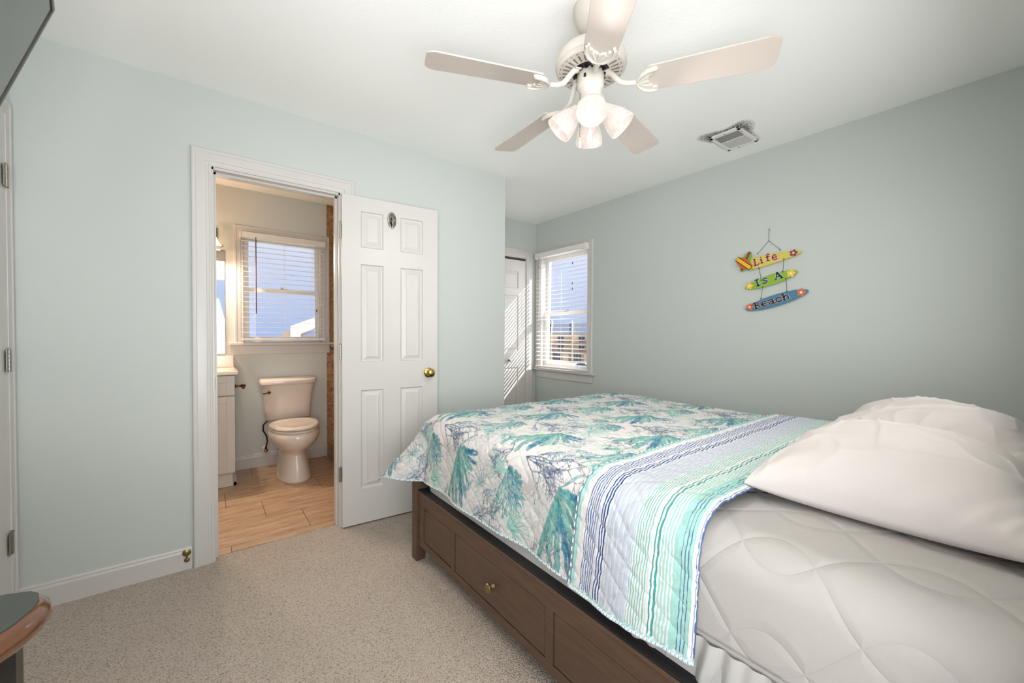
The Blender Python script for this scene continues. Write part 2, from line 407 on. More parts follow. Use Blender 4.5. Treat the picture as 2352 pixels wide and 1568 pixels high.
# baseboards
def base(mb, mp, a0, a1, h=.118):
    p = [(0, 0), (.012, 0), (.013, h * .78), (.011, h * .82), (.009, h * .88), (.010, h * .92), (.006, h), (0, h)]
    n = len(p); vs = [mp(a, z, t) for a in (a0, a1) for t, z in p]
    mb.add(vs, [(i, (i + 1) % n, (i + 1) % n + n, i + n) for i in range(n)] + [tuple(range(n)), tuple(range(2 * n - 1, n - 1, -1))])
for nm, mp, a0, a1, lb in (('baseboard_left', m_left, XS, -.054, 'white baseboard left of the bathroom doorway'), ('baseboard_left_far', m_left, .752, 1.91, 'white baseboard behind the open door'),
                       ('baseboard_right', m_right, -.03, YA, None), ('baseboard_bathroom', m_bath, .19, SHX, 'white baseboard of the bathroom'), ('baseboard_side', m_side, -.1, 1.6, None)):
    b = MB(); base(b, mp, a0, a1, .118 if 'bath' in nm else .11); structure(b.build(nm, M_TRIM), lb, 'baseboard')

# bathroom doorway: casing, jamb with stop, strike plate
b = MB(); casing(b, m_left, DX0 + .006, DX1 - .006, 0, DZ - .006 + .004, PROF)
b.box(DX0, DX0 + .014, YL - .002, YLB + .002, 0, DZ).box(DX1 - .014, DX1, YL - .002, YLB + .002, 0, DZ).box(DX0, DX1, YL - .002, YLB + .002, DZ - .014, DZ)
b.box(DX0 + .014, DX0 + .025, YL + .038, YL + .072, 0, DZ - .014).box(DX1 - .025, DX1 - .014, YL + .038, YL + .072, 0, DZ - .014).box(DX0, DX1, YL + .038, YL + .072, DZ - .025, DZ - .014)
t = structure(b.build('trim_1', M_TRIM, smooth=True, angle=12), 'white moulded casing and jamb round the bathroom doorway', 'door frame')
MB().box(DX0 + .0135, DX0 + .0155, YL + .006, YL + .034, .90, .96).build('strike_plate', M_BRASS, t, bevel=.001)['label'] = 'small brass strike plate'
structure(MB().box(DX0, DX1, YL + .045, YL + .075, 0, .004).build('trim_threshold', M_BFLOOR))
# back side casing in bathroom omitted from view

# open six-panel door
def hinge(parent, x, z, name='hinge', mp=None):
    h = MB(); 
    for i in range(5): h.lathe([(0, z - .044 + i * .0176), (.0058, z - .044 + i * .0176), (.0062, z - .041 + i * .0176), (.0062, z - .0296 + i * .0176), (.0058, z - .0268 + i * .0176), (0, z - .0264 + i * .0176)], 12, (x[0], x[1], 0))
    h.lathe([(0, z + .044), (.004, z + .044), (.0035, z + .05), (0, z + .052)], 10, (x[0], x[1], 0))
    dx, dy = x[2], x[3]
    h.box(min(x[0], x[0] + dx) , max(x[0], x[0] + dx), min(x[1], x[1] + dy), max(x[1], x[1] + dy), z - .044, z + .044)
    h.box(min(x[0], x[0] - dx) - .001, max(x[0], x[0] - dx) + .001, min(x[1], x[1] - dy) - .001, max(x[1], x[1] - dy) + .001, z - .044, z + .044)
    return h.build(name, M_STEEL, parent, smooth=True)
LEAF_A = math.radians(-4.1); HX, HY = .660, 2.566
d1 = root('door_1', 'open white six-panel bathroom door folded back against the wall', 'door', (HX, HY, 0), LEAF_A)
W = .612; pan = []
for x0, x1 in ((.108, .246), (.356, .508)):
    for z0, z1 in ((.215, .83), (1.005, 1.61), (1.712, 1.935)): pan.append((x0, x1, z0, z1))
b = MB(); panel_leaf(b, W, 2.022, .035, pan, lambda a, z, h: (a + .004, -.018 + h, z + .010))
lf = b.build('leaf', M_DOOR, d1)
for z in (1.815, 1.078, .335):
    hinge(d1, (-.004, -.012, .012, .002), z)['label'] = 'steel butt hinge'
# brass knob
def knob_y(name, parent, x, z, y, m, r=.027):
    k = MB(); k.lathe([(0, 0), (.032, 0), (.033, -.004), (.026, -.009), (.012, -.012), (.011, -.024), (.016, -.030), (r, -.038), (r + .001, -.048), (.021, -.056), (.010, -.060), (.009, -.058), (0, -.058)], 32, (x, y, z), axis='y')
    k.lathe([(0, -.058), (.0065, -.058), (.006, -.064), (0, -.065)], 16, (x, y, z), axis='y')
    return k.build(name, m, parent, smooth=True)
knob_y('door_knob', d1, W - .060, .93, -.018, M_GOLD)['label'] = 'polished brass round knob'
b = MB(); b.box(W + .003, W + .0055, -.012, .010, .90, .96); b.build('latch_plate', M_BRASS, d1)
# oval chrome robe hook plate
b = MB(); prof = [(0, -.003), (.9, -.003), (1, -.006), (.93, -.010), (.72, -.011), (.60, -.006), (0, -.005)]
vs = []; n = 28
for r, h in prof:
    for i in range(n):
        a = 2 * pi * i / n; vs.append((.303 + .0285 * r * math.cos(a), -.018 + h + .003, 1.917 + .052 * r * math.sin(a)))
fs = [(j * n + i, j * n + (i + 1) % n, (j + 1) * n + (i + 1) % n, (j + 1) * n + i) for j in range(len(prof) - 1) for i in range(n)]
b.add(vs, fs); b.tube([(.303, -.022, 1.935), (.303, -.034, 1.925), (.303, -.040, 1.905), (.303, -.036, 1.885), (.303, -.046, 1.880)], [.007, .006, .006, .007, .008], 10)
b.build('robe_hook', M_CHROME, d1, smooth=True)['label'] = 'oval nickel robe hook'
# baseboard door stop
t = thing('door_stop', 'small round brass catch screwed to the baseboard by the doorway', 'door stop', (-.075, YL - .013, .075))
b = MB(); b.lathe([(0, 0), (.017, 0), (.018, -.003), (.010, -.008), (0, -.009)], 20, (0, 0, .012), axis='y'); b.build('upper_disc', M_BRASS, t, smooth=True)
b = MB(); b.lathe([(0, 0), (.011, 0), (.012, -.003), (.006, -.008), (0, -.009)], 20, (.001, 0, -.024), axis='y'); b.build('lower_disc', M_BRASS, t, smooth=True)
b = MB(); b.tube([(0, -.004, .004), (.0005, -.006, -.018)], .0045, 8); b.build('neck', M_BRASS, t, smooth=True)

# side wall door (left edge): casing, leaf, hinges
SY0, SY1 = 1.70, 2.500
b = MB(); casing(b, m_side, SY0, SY1, 0, 2.04, PROF); b.box(XS, XS + .004, SY0, SY1, 0, 2.045)
structure(b.build('trim_2', M_TRIM, smooth=True, angle=12), 'white casing of the closed door at the left edge', 'door frame')
d2 = root('door_2', 'closed white door in the side wall at the left edge', 'door')
b = MB(); panel_leaf(b, SY1 - SY0 - .008, 2.02, .01, [(.12, .35, .2, .83), (.45, .68, .2, .83), (.12, .35, 1.0, 1.93), (.45, .68, 1.0, 1.93)], lambda a, z, h: (XS + .014 - h, SY0 + .004 + a, z + .01))
b.build('leaf', M_DOOR, d2)
for z in (1.81, 1.075, .34): hinge(d2, (XS + .021, SY1 - .001, .0, .026), z)['label'] = 'steel butt hinge'

# closet bifold door in the alcove
b = MB(); casing(b, m_alc, AX0, AX1 - .006, 0, 2.045, PROF)
b.box(AX0 - .001, AX0 + .012, YA - .002, YA + .12, 0, 2.045).box(AX1 - .012, AX1 + .001, YA - .002, YA + .12, 0, 2.045).box(AX0, AX1, YA - .002, YA + .12, 2.033, 2.046)
t3 = structure(b.build('trim_3', M_TRIM, smooth=True, angle=12), 'white casing round the closet door beside the window', 'door frame')
MB().box(AX0 + .012, AX1 - .012, YA + .012, YA + .04, 2.016, 2.033).build('bifold_track', mat('dark_bronze_track', S(70, 56, 44), .5), t3)['label'] = 'dark metal door track'
d3 = root('door_3', 'white folding closet door striped with sunlight through the blinds', 'door')
for i, x0 in enumerate((AX0 + .013, AX0 + .439)):
    b = MB(); panel_leaf(b, .416, 2.0, .03, [(.10, .316, .2, .822), (.10, .316, 1.005, 1.612), (.10, .316, 1.690, 1.874)], lambda a, z, h: (x0 + a, YA + .002 + h, z + .008))
    b.build('leaf', M_DOOR, d3)
b = MB(); b.lathe([(0, 0), (.012, 0), (.012, -.004), (.006, -.007), (.006, -.018), (.0165, -.024), (.016, -.031), (0, -.034)], 24, (2.622, YA + .002, .912), axis='y')
b.build('door_knob', M_CHROME, d3, smooth=True)['label'] = 'small round nickel knob'
b = MB(); b.tube([(2.835, YA + .03, 2.003), (2.835, YA + .03, 2.02)], .006); b.build('pivot_pin', M_STEEL, d3)

# ------------------------------------------------------------------ windows and blinds
def window(name, mp, a0, a1, z0, z1, depth, label, zm, stool_z, latch_r=False, flip=False):
    """double-hung window: lining, sashes, panes, lock, casing, stool and apron. mp out-of-wall is negative into the wall"""
    r = root(name, label, 'window')
    bx = lambda mb, A0, A1, Z0, Z1, H0, H1: mb.prism([(A0, Z0), (A1, Z0), (A1, Z1), (A0, Z1)], H0, H1, mp)
    b = MB(); casing(b, mp, a0, a1, stool_z, z1, PROFW)
    b.build('casing', M_TRIM, r, smooth=True, angle=12)
    b = MB()
    for q in ((a0 - .004, a0 + .010, z0, z1), (a1 - .010, a1 + .004, z0, z1), (a0, a1, z1 - .010, z1 + .004), (a0, a1, z0 - .004, z0 + .010)): bx(b, *q, -depth, .002)
    b.build('frame', M_TRIM, r)
    def sash(nm, A0, A1, Z0, Z1, H, st, rb, rt_):
        b = MB()
        bx(b, A0, A0 + st, Z0, Z1, H - .03, H); bx(b, A1 - st, A1, Z0, Z1, H - .03, H); bx(b, A0 + st, A1 - st, Z0, Z0 + rb, H - .03, H); bx(b, A0 + st, A1 - st, Z1 - rt_, Z1, H - .03, H)
        s = b.build(nm, M_WHITE, r, bevel=.002)
        g = MB(); bx(g, A0 + st - .004, A1 - st + .004, Z0 + rb - .004, Z1 - rt_ + .004, H - .018, H - .014); g.build('pane', M_GLASS, s)
        return s
    sash('upper_sash', a0 + .010, a1 - .010, zm - .02, z1 - .010, -.085, .036, .030, .040)
    s = sash('lower_sash', a0 + .010, a1 - .010, z0 + .010, zm + .016, -.052, .038, .045, .034)
    b = MB(); am = (a0 + a1) / 2; bx(b, am - .03, am + .03, zm + .016, zm + .024, -.07, -.052); bx(b, am - .022, am - .002, zm + .024, zm + .032, -.066, -.054)
    b.build('sash_lock', M_BLACK if not latch_r else M_BRONZE, s)['label'] = 'dark sash lock'
    b = MB(); bx(b, a0 - .105, a1 + .105, stool_z - .024, stool_z, -.05, .048); b.build('stool', M_TRIM, r, bevel=.005)
    b = MB(); bx(b, a0 - .068, a1 + .068, stool_z - .104, stool_z - .024, 0, .014); b.build('apron', M_TRIM, r, bevel=.003)
    return r
window('window_1', m_right, WY0, WY1, WZ0 - .002, WZ1, .13, 'bedroom window in the right wall beside the closet', 1.425, .822)
window('window_2', m_bath, BX0, BX1, BZ0 - .002, BZ1, .13, 'bathroom window above the toilet', 1.578, 1.108, True)

SD = .036
def blind(label, mp, a0, a1, z0, z1, h, lock_end, wand_at, wand_z, wand_mat, cord_at, tassels, tilt=0.):
    """horizontal slatted blind"""
    t = thing('window_blind', label, 'blind', mp((a0 + a1) / 2, z0, h))
    loc = Vector(t.location); mq = lambda a, b_, hh: tuple(Vector(mp(a, b_, hh)) - loc)
    bx = lambda mb, A0, A1, Z0, Z1, H0, H1: mb.prism([(A0, Z0), (A1, Z0), (A1, Z1), (A0, Z1)], H0, H1, mq)
    b = MB(); bx(b, a0, a1, z1 - .05, z1, h - .026, h + .026); b.build('headrail', M_SLAT, t, bevel=.003)
    for e in (a0, a1):
        b = MB(); bx(b, e - .004, e + .004, z1 - .058, z1 + .004, h - .030, h + .030); bx(b, e - .004, e + .004, z1 - .058, z1 - .03, h - .05, h - .03); b.build('bracket', M_WHITE, t, bevel=.001)
    b = MB(); n = int((z1 - .06 - z0 - .03) / .0437)
    for i in range(n):
        z = z1 - .075 - i * .0437; k = 6
        pr = [(h + (j / k - .5) * SD, z + .0016 * (1 - (2 * j / k - 1) ** 2) - (j / k - .5) * SD * tilt) for j in range(k + 1)]
        vs = [mq(a, zz + dz, hh) for dz in (0, -.0022) for a in (a0 + .006, a1 - .006) for hh, zz in pr]
        m = k + 1; fs = []
        for j in range(k):
            fs += [(j, j + 1, m + j + 1, m + j), (2 * m + j, 3 * m + j, 3 * m + j + 1, 2 * m + j + 1), (j, 2 * m + j, 2 * m + j + 1, j + 1), (m + j, m + j + 1, 3 * m + j + 1, 3 * m + j)]
        fs += [(0, m, 3 * m, 2 * m), (k, 2 * m + k, 3 * m + k, m + k)]
        b.add(vs, fs)
    b.build('slats', M_SLAT, t, smooth=True, angle=50)
    b = MB(); bx(b, a0 + .004, a1 - .004, z0, z0 + .016, h - .026, h + .026); b.build('bottom_rail', M_SLAT, t, bevel=.003)
    b = MB()
    for f in (.16, .5, .84):
        a = a0 + (a1 - a0) * f
        b = MB()
        for hh in (h - .0195, h + .0195): b.tube([mq(a, z0 + .014, hh), mq(a, z1 - .05, hh)], .0008, 5)
        b.build('ladder_cord', M_SLAT, t)
    b = MB(); b.tube([mq(wand_at, z1 - .04, h + .034), mq(wand_at, z1 - .07, h + .036), mq(wand_at, wand_z, h + .036)], [.0028, .0042, .0045], 6); b.build('wand', wand_mat, t, smooth=True)
    b = MB(); b.tube([mq(cord_at, z1 - .05, h + .031), mq(cord_at, tassels[-1], h + .031)], .0009, 5); b.build('pull_cord', M_SLAT, t)
    for z in tassels:
        b = MB(); p = mq(cord_at + .004 * (z * 37 % 2 - 1), z, h + .032); b.lathe([(0, .018), (.003, .017), (.006, -.002), (.005, -.006), (0, -.007)], 10, p); b.build('tassel', M_BRONZE, t, smooth=True)
    return t
M_WANDR = mat('dark_red_wand', S(92, 44, 62), .35)
M_CLEAR = mat('clear_grey_wand', S(170, 168, 160), .2)
blind('white wooden slat blind on the bedroom window', m_right, 2.672, 3.405, .835, 2.085, .045, 1, 3.335, 1.385, M_CLEAR, 2.83, (1.70, 1.645, 1.90), .26)
blind('white slat blind with dark red wand on the bathroom window', m_bath, .252, .920, 1.128, 2.060, .050, 1, .362, 1.36, M_WANDR, .84, (1.40,), .0)

# ------------------------------------------------------------------ bathroom things
# toilet
TX = .597
t = thing('toilet', 'white two-piece toilet with closed lid below the bathroom window', 'toilet', (TX, 3.9, 0))
def loft(mb, secs, n=40, cap=True):
    """secs: list of closed outlines (lists of n points)"""
    vs = [p for s_ in secs for p in s_]; k = len(secs)
    fs = [(j * n + i, j * n + (i + 1) % n, (j + 1) * n + (i + 1) % n, (j + 1) * n + i) for j in range(k - 1) for i in range(n)]
    if cap: fs += [tuple(reversed(range(n))), tuple((k - 1) * n + i for i in range(n))]
    mb.add(vs, fs)
def egg(cy, hw, front, back, z, n=40, p=2.0):
    r = []
    for i in range(n):
        a = 2 * pi * i / n; c, s_ = math.cos(a), math.sin(a)
        f = lambda q: math.copysign(abs(q) ** (2 / p), q)
        r.append((hw * f(c), cy + (back if s_ > 0 else front) * f(s_), z))
    return r
b = MB()  # coordinates relative to the thing; -y is towards the viewer
loft(b, [egg(-.08, .128, .272, .27, 0), egg(-.08, .130, .276, .27, .012), egg(-.075, .124, .262, .265, .03), egg(-.07, .112, .235, .25, .11), egg(-.06, .100, .210, .235, .20), egg(-.07, .108, .225, .225, .235),
         egg(-.095, .140, .262, .21, .265), egg(-.105, .172, .292, .19, .305), egg(-.11, .188, .306, .185, .345), egg(-.11, .190, .306, .185, .385), egg(-.11, .180, .290, .175, .402)])
b.build('bowl', M_PORC, t, smooth=True, angle=50)
b = MB(); loft(b, [egg(-.112, .178, .288, .165, .402, p=2.1), egg(-.112, .184, .296, .170, .408, p=2.1), egg(-.112, .184, .296, .170, .418, p=2.1), egg(-.112, .176, .288, .165, .423, p=2.1)])
b.build('seat', M_PORC, t, smooth=True, angle=50)
b = MB(); loft(b, [egg(-.112, .176, .286, .168, .426, p=2.15), egg(-.112, .184, .296, .176, .430, p=2.15), egg(-.112, .184, .296, .176, .442, p=2.15), egg(-.112, .172, .280, .166, .450, p=2.2), egg(-.112, .145, .240, .140, .4515, p=2.3), egg(-.112, .130, .215, .125, .4475, p=2.3), egg(-.112, .06, .1, .06, .4475, p=2.3)])
b.build('seat_lid', M_PORC, t, smooth=True, angle=60)
b = MB(); b.box(-.10, .10, .045, .25, .20, .40); b.build('bowl_neck', M_PORC, t, bevel=.03, smooth=True)
def rr(hw, y0, y1, z, bow=.03, n=40):
    r = []
    for i in range(n):
        a = 2 * pi * i / n; c, s_ = math.cos(a), math.sin(a); f = lambda q: math.copysign(abs(q) ** .33, q)
        x = hw * f(c); y = (y0 + y1) / 2 + (y1 - y0) / 2 * f(s_)
        if s_ < 0: y -= bow * (1 - (x / hw) ** 2)
        r.append((x, y, z))
    return r
b = MB(); loft(b, [rr(.168, .13, .285, .430, .02), rr(.176, .115, .288, .445, .022), rr(.180, .11, .288, .55, .025), rr(.188, .10, .288, .65, .03), rr(.205, .09, .288, .742, .034)])
b.build('tank', M_PORC, t, smooth=True, angle=60)
b = MB(); loft(b, [rr(.212, .082, .290, .742, .036), rr(.222, .072, .292, .752, .038), rr(.222, .072, .292, .778, .038), rr(.214, .080, .288, .788, .036)])
b.build('tank_lid', M_PORC, t, smooth=True, angle=50)
b = MB(); b.lathe([(0, 0), (.013, 0), (.013, -.008), (.007, -.012), (.007, -.02), (0, -.02)], 16, (-.158, .088, .682), axis='y'); b.tube([(-.158, .072, .682), (-.175, .066, .681), (-.205, .066, .678)], [.006, .006, .0075], 8)
b.build('flush_lever', M_BRONZE, t, smooth=True)['label'] = 'bronze flush lever'
t = thing('water_supply_valve', 'bronze shut-off valve and braided hose behind the toilet', 'valve', (.43, YB, .155))
b = MB(); b.lathe([(0, -.013), (.032, -.013), (.034, -.017), (.02, -.026), (0, -.026)], 24, (0, 0, 0), axis='y'); b.build('escutcheon', M_PORC, t, smooth=True)
b = MB(); b.tube([(0, -.02, 0), (0, -.075, 0)], .008, 10); b.tube([(0, -.065, 0), (0, -.068, .03)], .009, 10); b.lathe([(0, -.07), (.013, -.072), (.016, -.085), (.012, -.095), (0, -.097)], 14, (0, 0, 0), axis='y'); b.build('valve_body', M_BRONZE, t, smooth=True)
b = MB(); b.tube([(0, -.068, .025), (.012, -.07, .08), (.004, -.075, .13), (-.022, -.08, .18), (-.02, -.09, .23), (.03, -.10, .285)], .0065, 8); b.build('braided_hose', M_BRONZE, t, smooth=True)

# vanity, counter
t = thing('bathroom_vanity', 'white shaker vanity with pale marble top at the left of the toilet', 'vanity', (-.2, 3.98, 0))
o = t.location
b = MB(); b.box(-.43, .388, -.20, .222, .105, .868); b.box(-.40, .372, -.185, .222, 0, .105); b.build('cabinet_body', M_VAN, t, bevel=.002)
def shaker(name, x0, x1, z0, z1):
    b = MB(); y = -.221; b.box(x0, x1, y + .006, y + .020, z0, z1)
    fw = .052
    for q in ((x0, x0 + fw, z0, z1), (x1 - fw, x1, z0, z1), (x0 + fw, x1 - fw, z0, z0 + fw), (x0 + fw, x1 - fw, z1 - fw, z1)): b.box(q[0], q[1], y, y + .007, q[2], q[3])
    ob = b.build(name, M_VAN, t, bevel=.0015); return ob
shaker('drawer_front', .02, .387, .712, .862); shaker('drawer_front', -.42, .013, .712, .862)
shaker('cabinet_door', .02, .387, .115, .704); shaker('cabinet_door', -.42, .013, .115, .704)
b = MB(); b.box(-.43, .400, -.197, -.183, 0, .035); b.box(.372, .400, -.197, .2, 0, .035); b.build('toe_moulding', M_VAN, t, bevel=.004)
b = MB(); b.box(-.44, .412, -.235, .222, .868, .897); b.build('countertop', M_COUNTER, t, bevel=.007, smooth=True)
b = MB(); b.box(-.44, .402, .205, .2235, .897, 1.0); b.build('backsplash', M_COUNTER, t, bevel=.004)
t = thing('toilet_paper_holder', 'shiny bronze pivoting toilet paper post on the vanity side', 'paper holder', (.189, 3.90, .765))
b = MB(); b.lathe([(0, 0), (.022, 0), (.021, .005), (.012, .012), (.008, .03), (.010, .045), (.015, .052), (.010, .06), (.013, .068), (.006, .078), (0, .08)], 20, (0, 0, 0), axis='x'); b.build('post', M_BRONZE, t, smooth=True)
b = MB(); b.tube([(.052, 0, 0), (.056, -.03, -.004), (.056, -.10, -.004)], [.008, .006, .006], 10); b.lathe([(0, -.008), (.009, -.004), (.011, 0), (.009, .004), (0, .008)], 12, (.056, -.105, -.004), axis='y'); b.build('roller_arm', M_BRONZE, t, smooth=True)
# mirror and sconce
def mirror_mat():
    k = NT('mirror_silver'); k.set(Base_Color=(.93, .95, .94, 1), Metallic=1, Roughness=.02); return k.mat
t = thing('wall_mirror', 'frameless mirror above the vanity seen edge-on at the doorway', 'mirror', (-.24, YB - .003, 1.45))
b = MB(); b.box(-.38, .384, -.006, 0, -.435, .445); b.build('mirror_glass', mirror_mat(), t, bevel=.002)
b = MB(); b.box(-.38, .386, -.010, 0, -.446, -.436); b.build('bottom_rail', M_STEEL, t)
t = thing('vanity_light', 'lit amber glass bell sconce above the bathroom mirror', 'wall lamp', (-.145, YB, 2.02))
b = MB(); b.box(-.24, .24, -.018, 0, -.05, .05); b.build('backplate', M_BRONZE, t, bevel=.006)
for x in (-.19, 0, .19):
    b = MB(); b.tube([(x, -.015, .01), (x, -.07, .04), (x, -.115, .03), (x, -.12, .0)], .006, 8); b.lathe([(0, .012), (.018, .008), (.02, -.008), (0, -.01)], 16, (x, -.12, 0)); b.build('lamp_arm', M_BRONZE, t, smooth=True)
    b = MB(); b.tube([(x + .03, -.12, -.115), (x + .075, -.12, -.125), (x + .088, -.12, -.115), (x + .078, -.12, -.104)], .003, 6); b.build('scroll', M_BRONZE, t, smooth=True)
    b = MB(); b.lathe([(.02, -.005), (.032, -.02), (.042, -.05), (.055, -.085), (.072, -.11), (.074, -.112), (.068, -.106), (.05, -.08), (.036, -.045), (.027, -.02), (.018, -.008)], 24, (x, -.12, 0)); b.build('lamp_shade', M_WARM, t, smooth=True)
lamp('sconce_bulbs', 'SPOT', (.045, YB - .17, 1.90), 30, (1, .80, .64), (.15, -.45, -1), shadow_soft_size=.02, spot_size=math.radians(165), spot_blend=.8)
lamp('sconce_upglow', 'POINT', (-.14, YB - .30, 1.92), 4, (1, .66, .42), shadow_soft_size=.03)
lamp('sconce_bulb_far', 'SPOT', (-.33, YB - .17, 1.90), 34, (1, .80, .64), (.2, -.5, -1), shadow_soft_size=.02, spot_size=math.radians(165), spot_blend=.8)
t = thing('shower_handle', 'dark round shower valve handle just visible on the stone tile', 'handle', (1.035, YB + .004, 1.07))
b = MB(); b.lathe([(0, 0), (.05, 0), (.048, -.006), (.016, -.012), (.014, -.045), (.022, -.05), (.02, -.062), (0, -.064)], 24, (0, 0, 0), axis='y'); b.build('valve_handle', M_BRONZE, t, smooth=True)

# ------------------------------------------------------------------ ceiling vent
t = thing('ceiling_vent', 'square white exhaust grille with a grey half, stained around', 'vent', (2.668, 1.188, CZ))
def Rz(x, y, a): return (x * math.cos(a) - y * math.sin(a), x * math.sin(a) + y * math.cos(a))
b = MB(); X, Y = .135, .093
for q in ((-X, -X + .03, -Y, Y), (X - .022, X, -Y, Y), (-X, X, -Y, -Y + .022), (-X, X, Y - .022, Y), (-.012, -.006, -Y, Y)): b.box(q[0], q[1], q[2], q[3], -.014, -.001)
b.build('frame', M_WHITE, t, bevel=.003)
M_GREYLV = mat('grey_louver', S(176, 174, 170), .7)  # one half of the louvers is greyer than the other
for nm, x0, x1, mm, lb in (('louvers', -X + .03, -.012, M_GREYLV, 'grey louvers'), ('louvers', -.006, X - .022, M_WHITE, None)):
    b = MB(); n = 17
    b.box(x0, x1, -Y + .02, Y - .02, -.003, -.001)
    for i in range(n):
        x = x0 + (x1 - x0) * (i + .5) / n
        b.add([(x - .0022, -Y + .022, -.012), (x + .0022, -Y + .022, -.004), (x + .0022, Y - .022, -.004), (x - .0022, Y - .022, -.012), (x - .0012, -Y + .022, -.0125), (x + .0032, -Y + .022, -.0045), (x + .0032, Y - .022, -.0045), (x - .0012, Y - .022, -.0125)], [(0, 1, 2, 3), (7, 6, 5, 4), (0, 3, 7, 4), (1, 5, 6, 2)])
    ob = b.build(nm, mm, t)
    if lb: ob['label'] = lb
for x, y in ((-X + .012, .0), (X - .010, .02), (-X + .06, -Y + .010)):
    b = MB(); b.lathe([(0, -.018), (.003, -.0175), (.004, -.014)], 10, (x, y, 0)); b.build('screw', M_BRASS, t, smooth=True)

# ------------------------------------------------------------------ ceiling fan
FX, FY = 1.18, 1.055
t = thing('ceiling_fan', 'white five-blade ceiling fan with four lit glass shades', 'ceiling fan', (FX, FY, CZ))
z = lambda h: h - CZ
b = MB(); b.lathe([(0, 0), (.066, 0), (.068, -.012), (.064, -.045), (.045, -.085), (.022, -.100), (.016, -.104), (0, -.104)], 36); b.build('canopy', M_FAN, t, smooth=True)
b = MB(); b.lathe([(0, -.10), (.013, -.10), (.013, -.15), (.03, -.155), (.034, -.17), (0, -.17)], 20); b.build('downrod', M_FAN, t, smooth=True)
b = MB(); b.lathe([(0, z(2.285)), (.05, z(2.285)), (.085, z(2.278)), (.115, z(2.262)), (.130, z(2.242)), (.134, z(2.225)), (.134, z(2.212)), (.130, z(2.208)), (.131, z(2.203)), (.125, z(2.195)), (.072, z(2.190)), (.070, z(2.198)), (.0, z(2.198))], 56)
mh = b.build('motor_housing', M_FAN, t, smooth=True, angle=30)
M_SLOT = mat('shadowed_slot', S(120, 112, 104), .8)
b = MB()
for i in range(30):
    a = 2 * pi * (i + .5) / 30; ca, sa = math.cos(a), math.sin(a)
    zz = lambda r: z(2.190) + (r - .072) * (.005 / .053) - .0006
    P = lambda r, w: (r * ca - w * sa, r * sa + w * ca, zz(r))
    b.add([P(.078, .0018), P(.083, .0026), P(.096, .0036), P(.103, .0040), P(.107, .0028), P(.108, 0), P(.107, -.0028), P(.103, -.0040), P(.096, -.0036), P(.083, -.0026), P(.078, -.0018)], [tuple(range(11))])
    if i % 1 == 0:
        b.add([P(.115, .0045), P(.118, .0045), P(.118, -.0045), P(.115, -.0045)], [(0, 1, 2, 3)])
b.build('vent_slots', M_SLOT, mh)
b = MB(); b.lathe([(0, z(2.196)), (.069, z(2.196)), (.069, z(2.192)), (.05, z(2.187)), (0, z(2.187))], 40)
for i in range(14):
    a = 2 * pi * i / 14; b.box(.052 * math.cos(a) - .005, .052 * math.cos(a) + .005, .052 * math.sin(a) - .005, .052 * math.sin(a) + .005, z(2.189), z(2.181))
b.build('motor_core', M_BLACK, t, smooth=True)['label'] = 'dark motor core behind the vents'
b = MB(); b.lathe([(0, z(2.192)), (.046, z(2.192)), (.0505, z(2.186)), (.051, z(2.140)), (.048, z(2.126)), (.043, z(2.121)), (.0425, z(2.108)), (.040, z(2.090)), (.030, z(2.078)), (0, z(2.074))], 40)
sh = b.build('switch_housing', M_FAN, t, smooth=True, angle=40)
b = MB(); a = math.radians(199); b.box(.0505 * math.cos(a) - .004, .0505 * math.cos(a) + .004, .0505 * math.sin(a) - .004, .0505 * math.sin(a) + .004, z(2.15), z(2.163)); b.build('reverse_switch', M_BLACK, sh)
# blades with brackets
ZB = 2.128
def blade_mesh():
    b = MB(); r0, r1 = .205, .619; T = .006; prof = []
    n = 26
    def hw(r):
        u = (r - r0) / (r1 - r0); return .056 + .013 * u
    pts = [(r0, -hw(r0) + .006), (r0 + .006, -hw(r0))]
    k = 10
    for i in range(k): r = r0 + .006 + (r1 - .045 - r0 - .006) * (i + 1) / k; pts.append((r, -hw(r)))
    for i in range(1, 9): a = -pi / 2 + (pi / 2) * i / 9; pts.append((r1 - .045 + .045 * math.cos(a), -hw(r1) + .03 + .03 * math.sin(a) if i else -hw(r1)))
    pts.append((r1, 0)); up = [(r, -y) for r, y in reversed(pts[:-1])]
    pts += up
    m = len(pts)
    vs = [(r, y, T / 2) for r, y in pts] + [(r, y, -T / 2) for r, y in pts]
    b.add(vs, [tuple(range(m)), tuple(reversed(range(m, 2 * m)))] + [(i, m + i, m + (i + 1) % m, (i + 1) % m) for i in range(m)])
    return b
def bracket_mesh():
    b = MB()
    zc = -.0075
    # spade-shaped openwork plate
    out = [(.168, 0), (.172, .014), (.186, .032), (.206, .046), (.232, .050), (.243, .046), (.240, .038), (.226, .036), (.222, .026), (.214, .022), (.212, .010), (.204, 0)]
    poly = out + [(x, -y) for x, y in reversed(out[1:-1])]
    b.prism(poly, zc - .005, zc + .0045, lambda x, y, h: (x, y, h))
    for s_ in (-1, 1): b.tube([(.170, 0, zc - .004), (.176, s_ * .018, zc - .006), (.192, s_ * .036, zc - .007), (.214, s_ * .047, zc - .007), (.240, s_ * .047, zc - .006)], [.006, .006, .006, .006, .005], 8)
    for s_ in (-.5, 0, .5): b.tube([(.172, 0, zc - .005), (.19, s_ * .026, zc - .007), (.212, s_ * .046, zc - .005)], .0035, 6)
    return b
blade0 = None
PITCH = math.radians(-11)
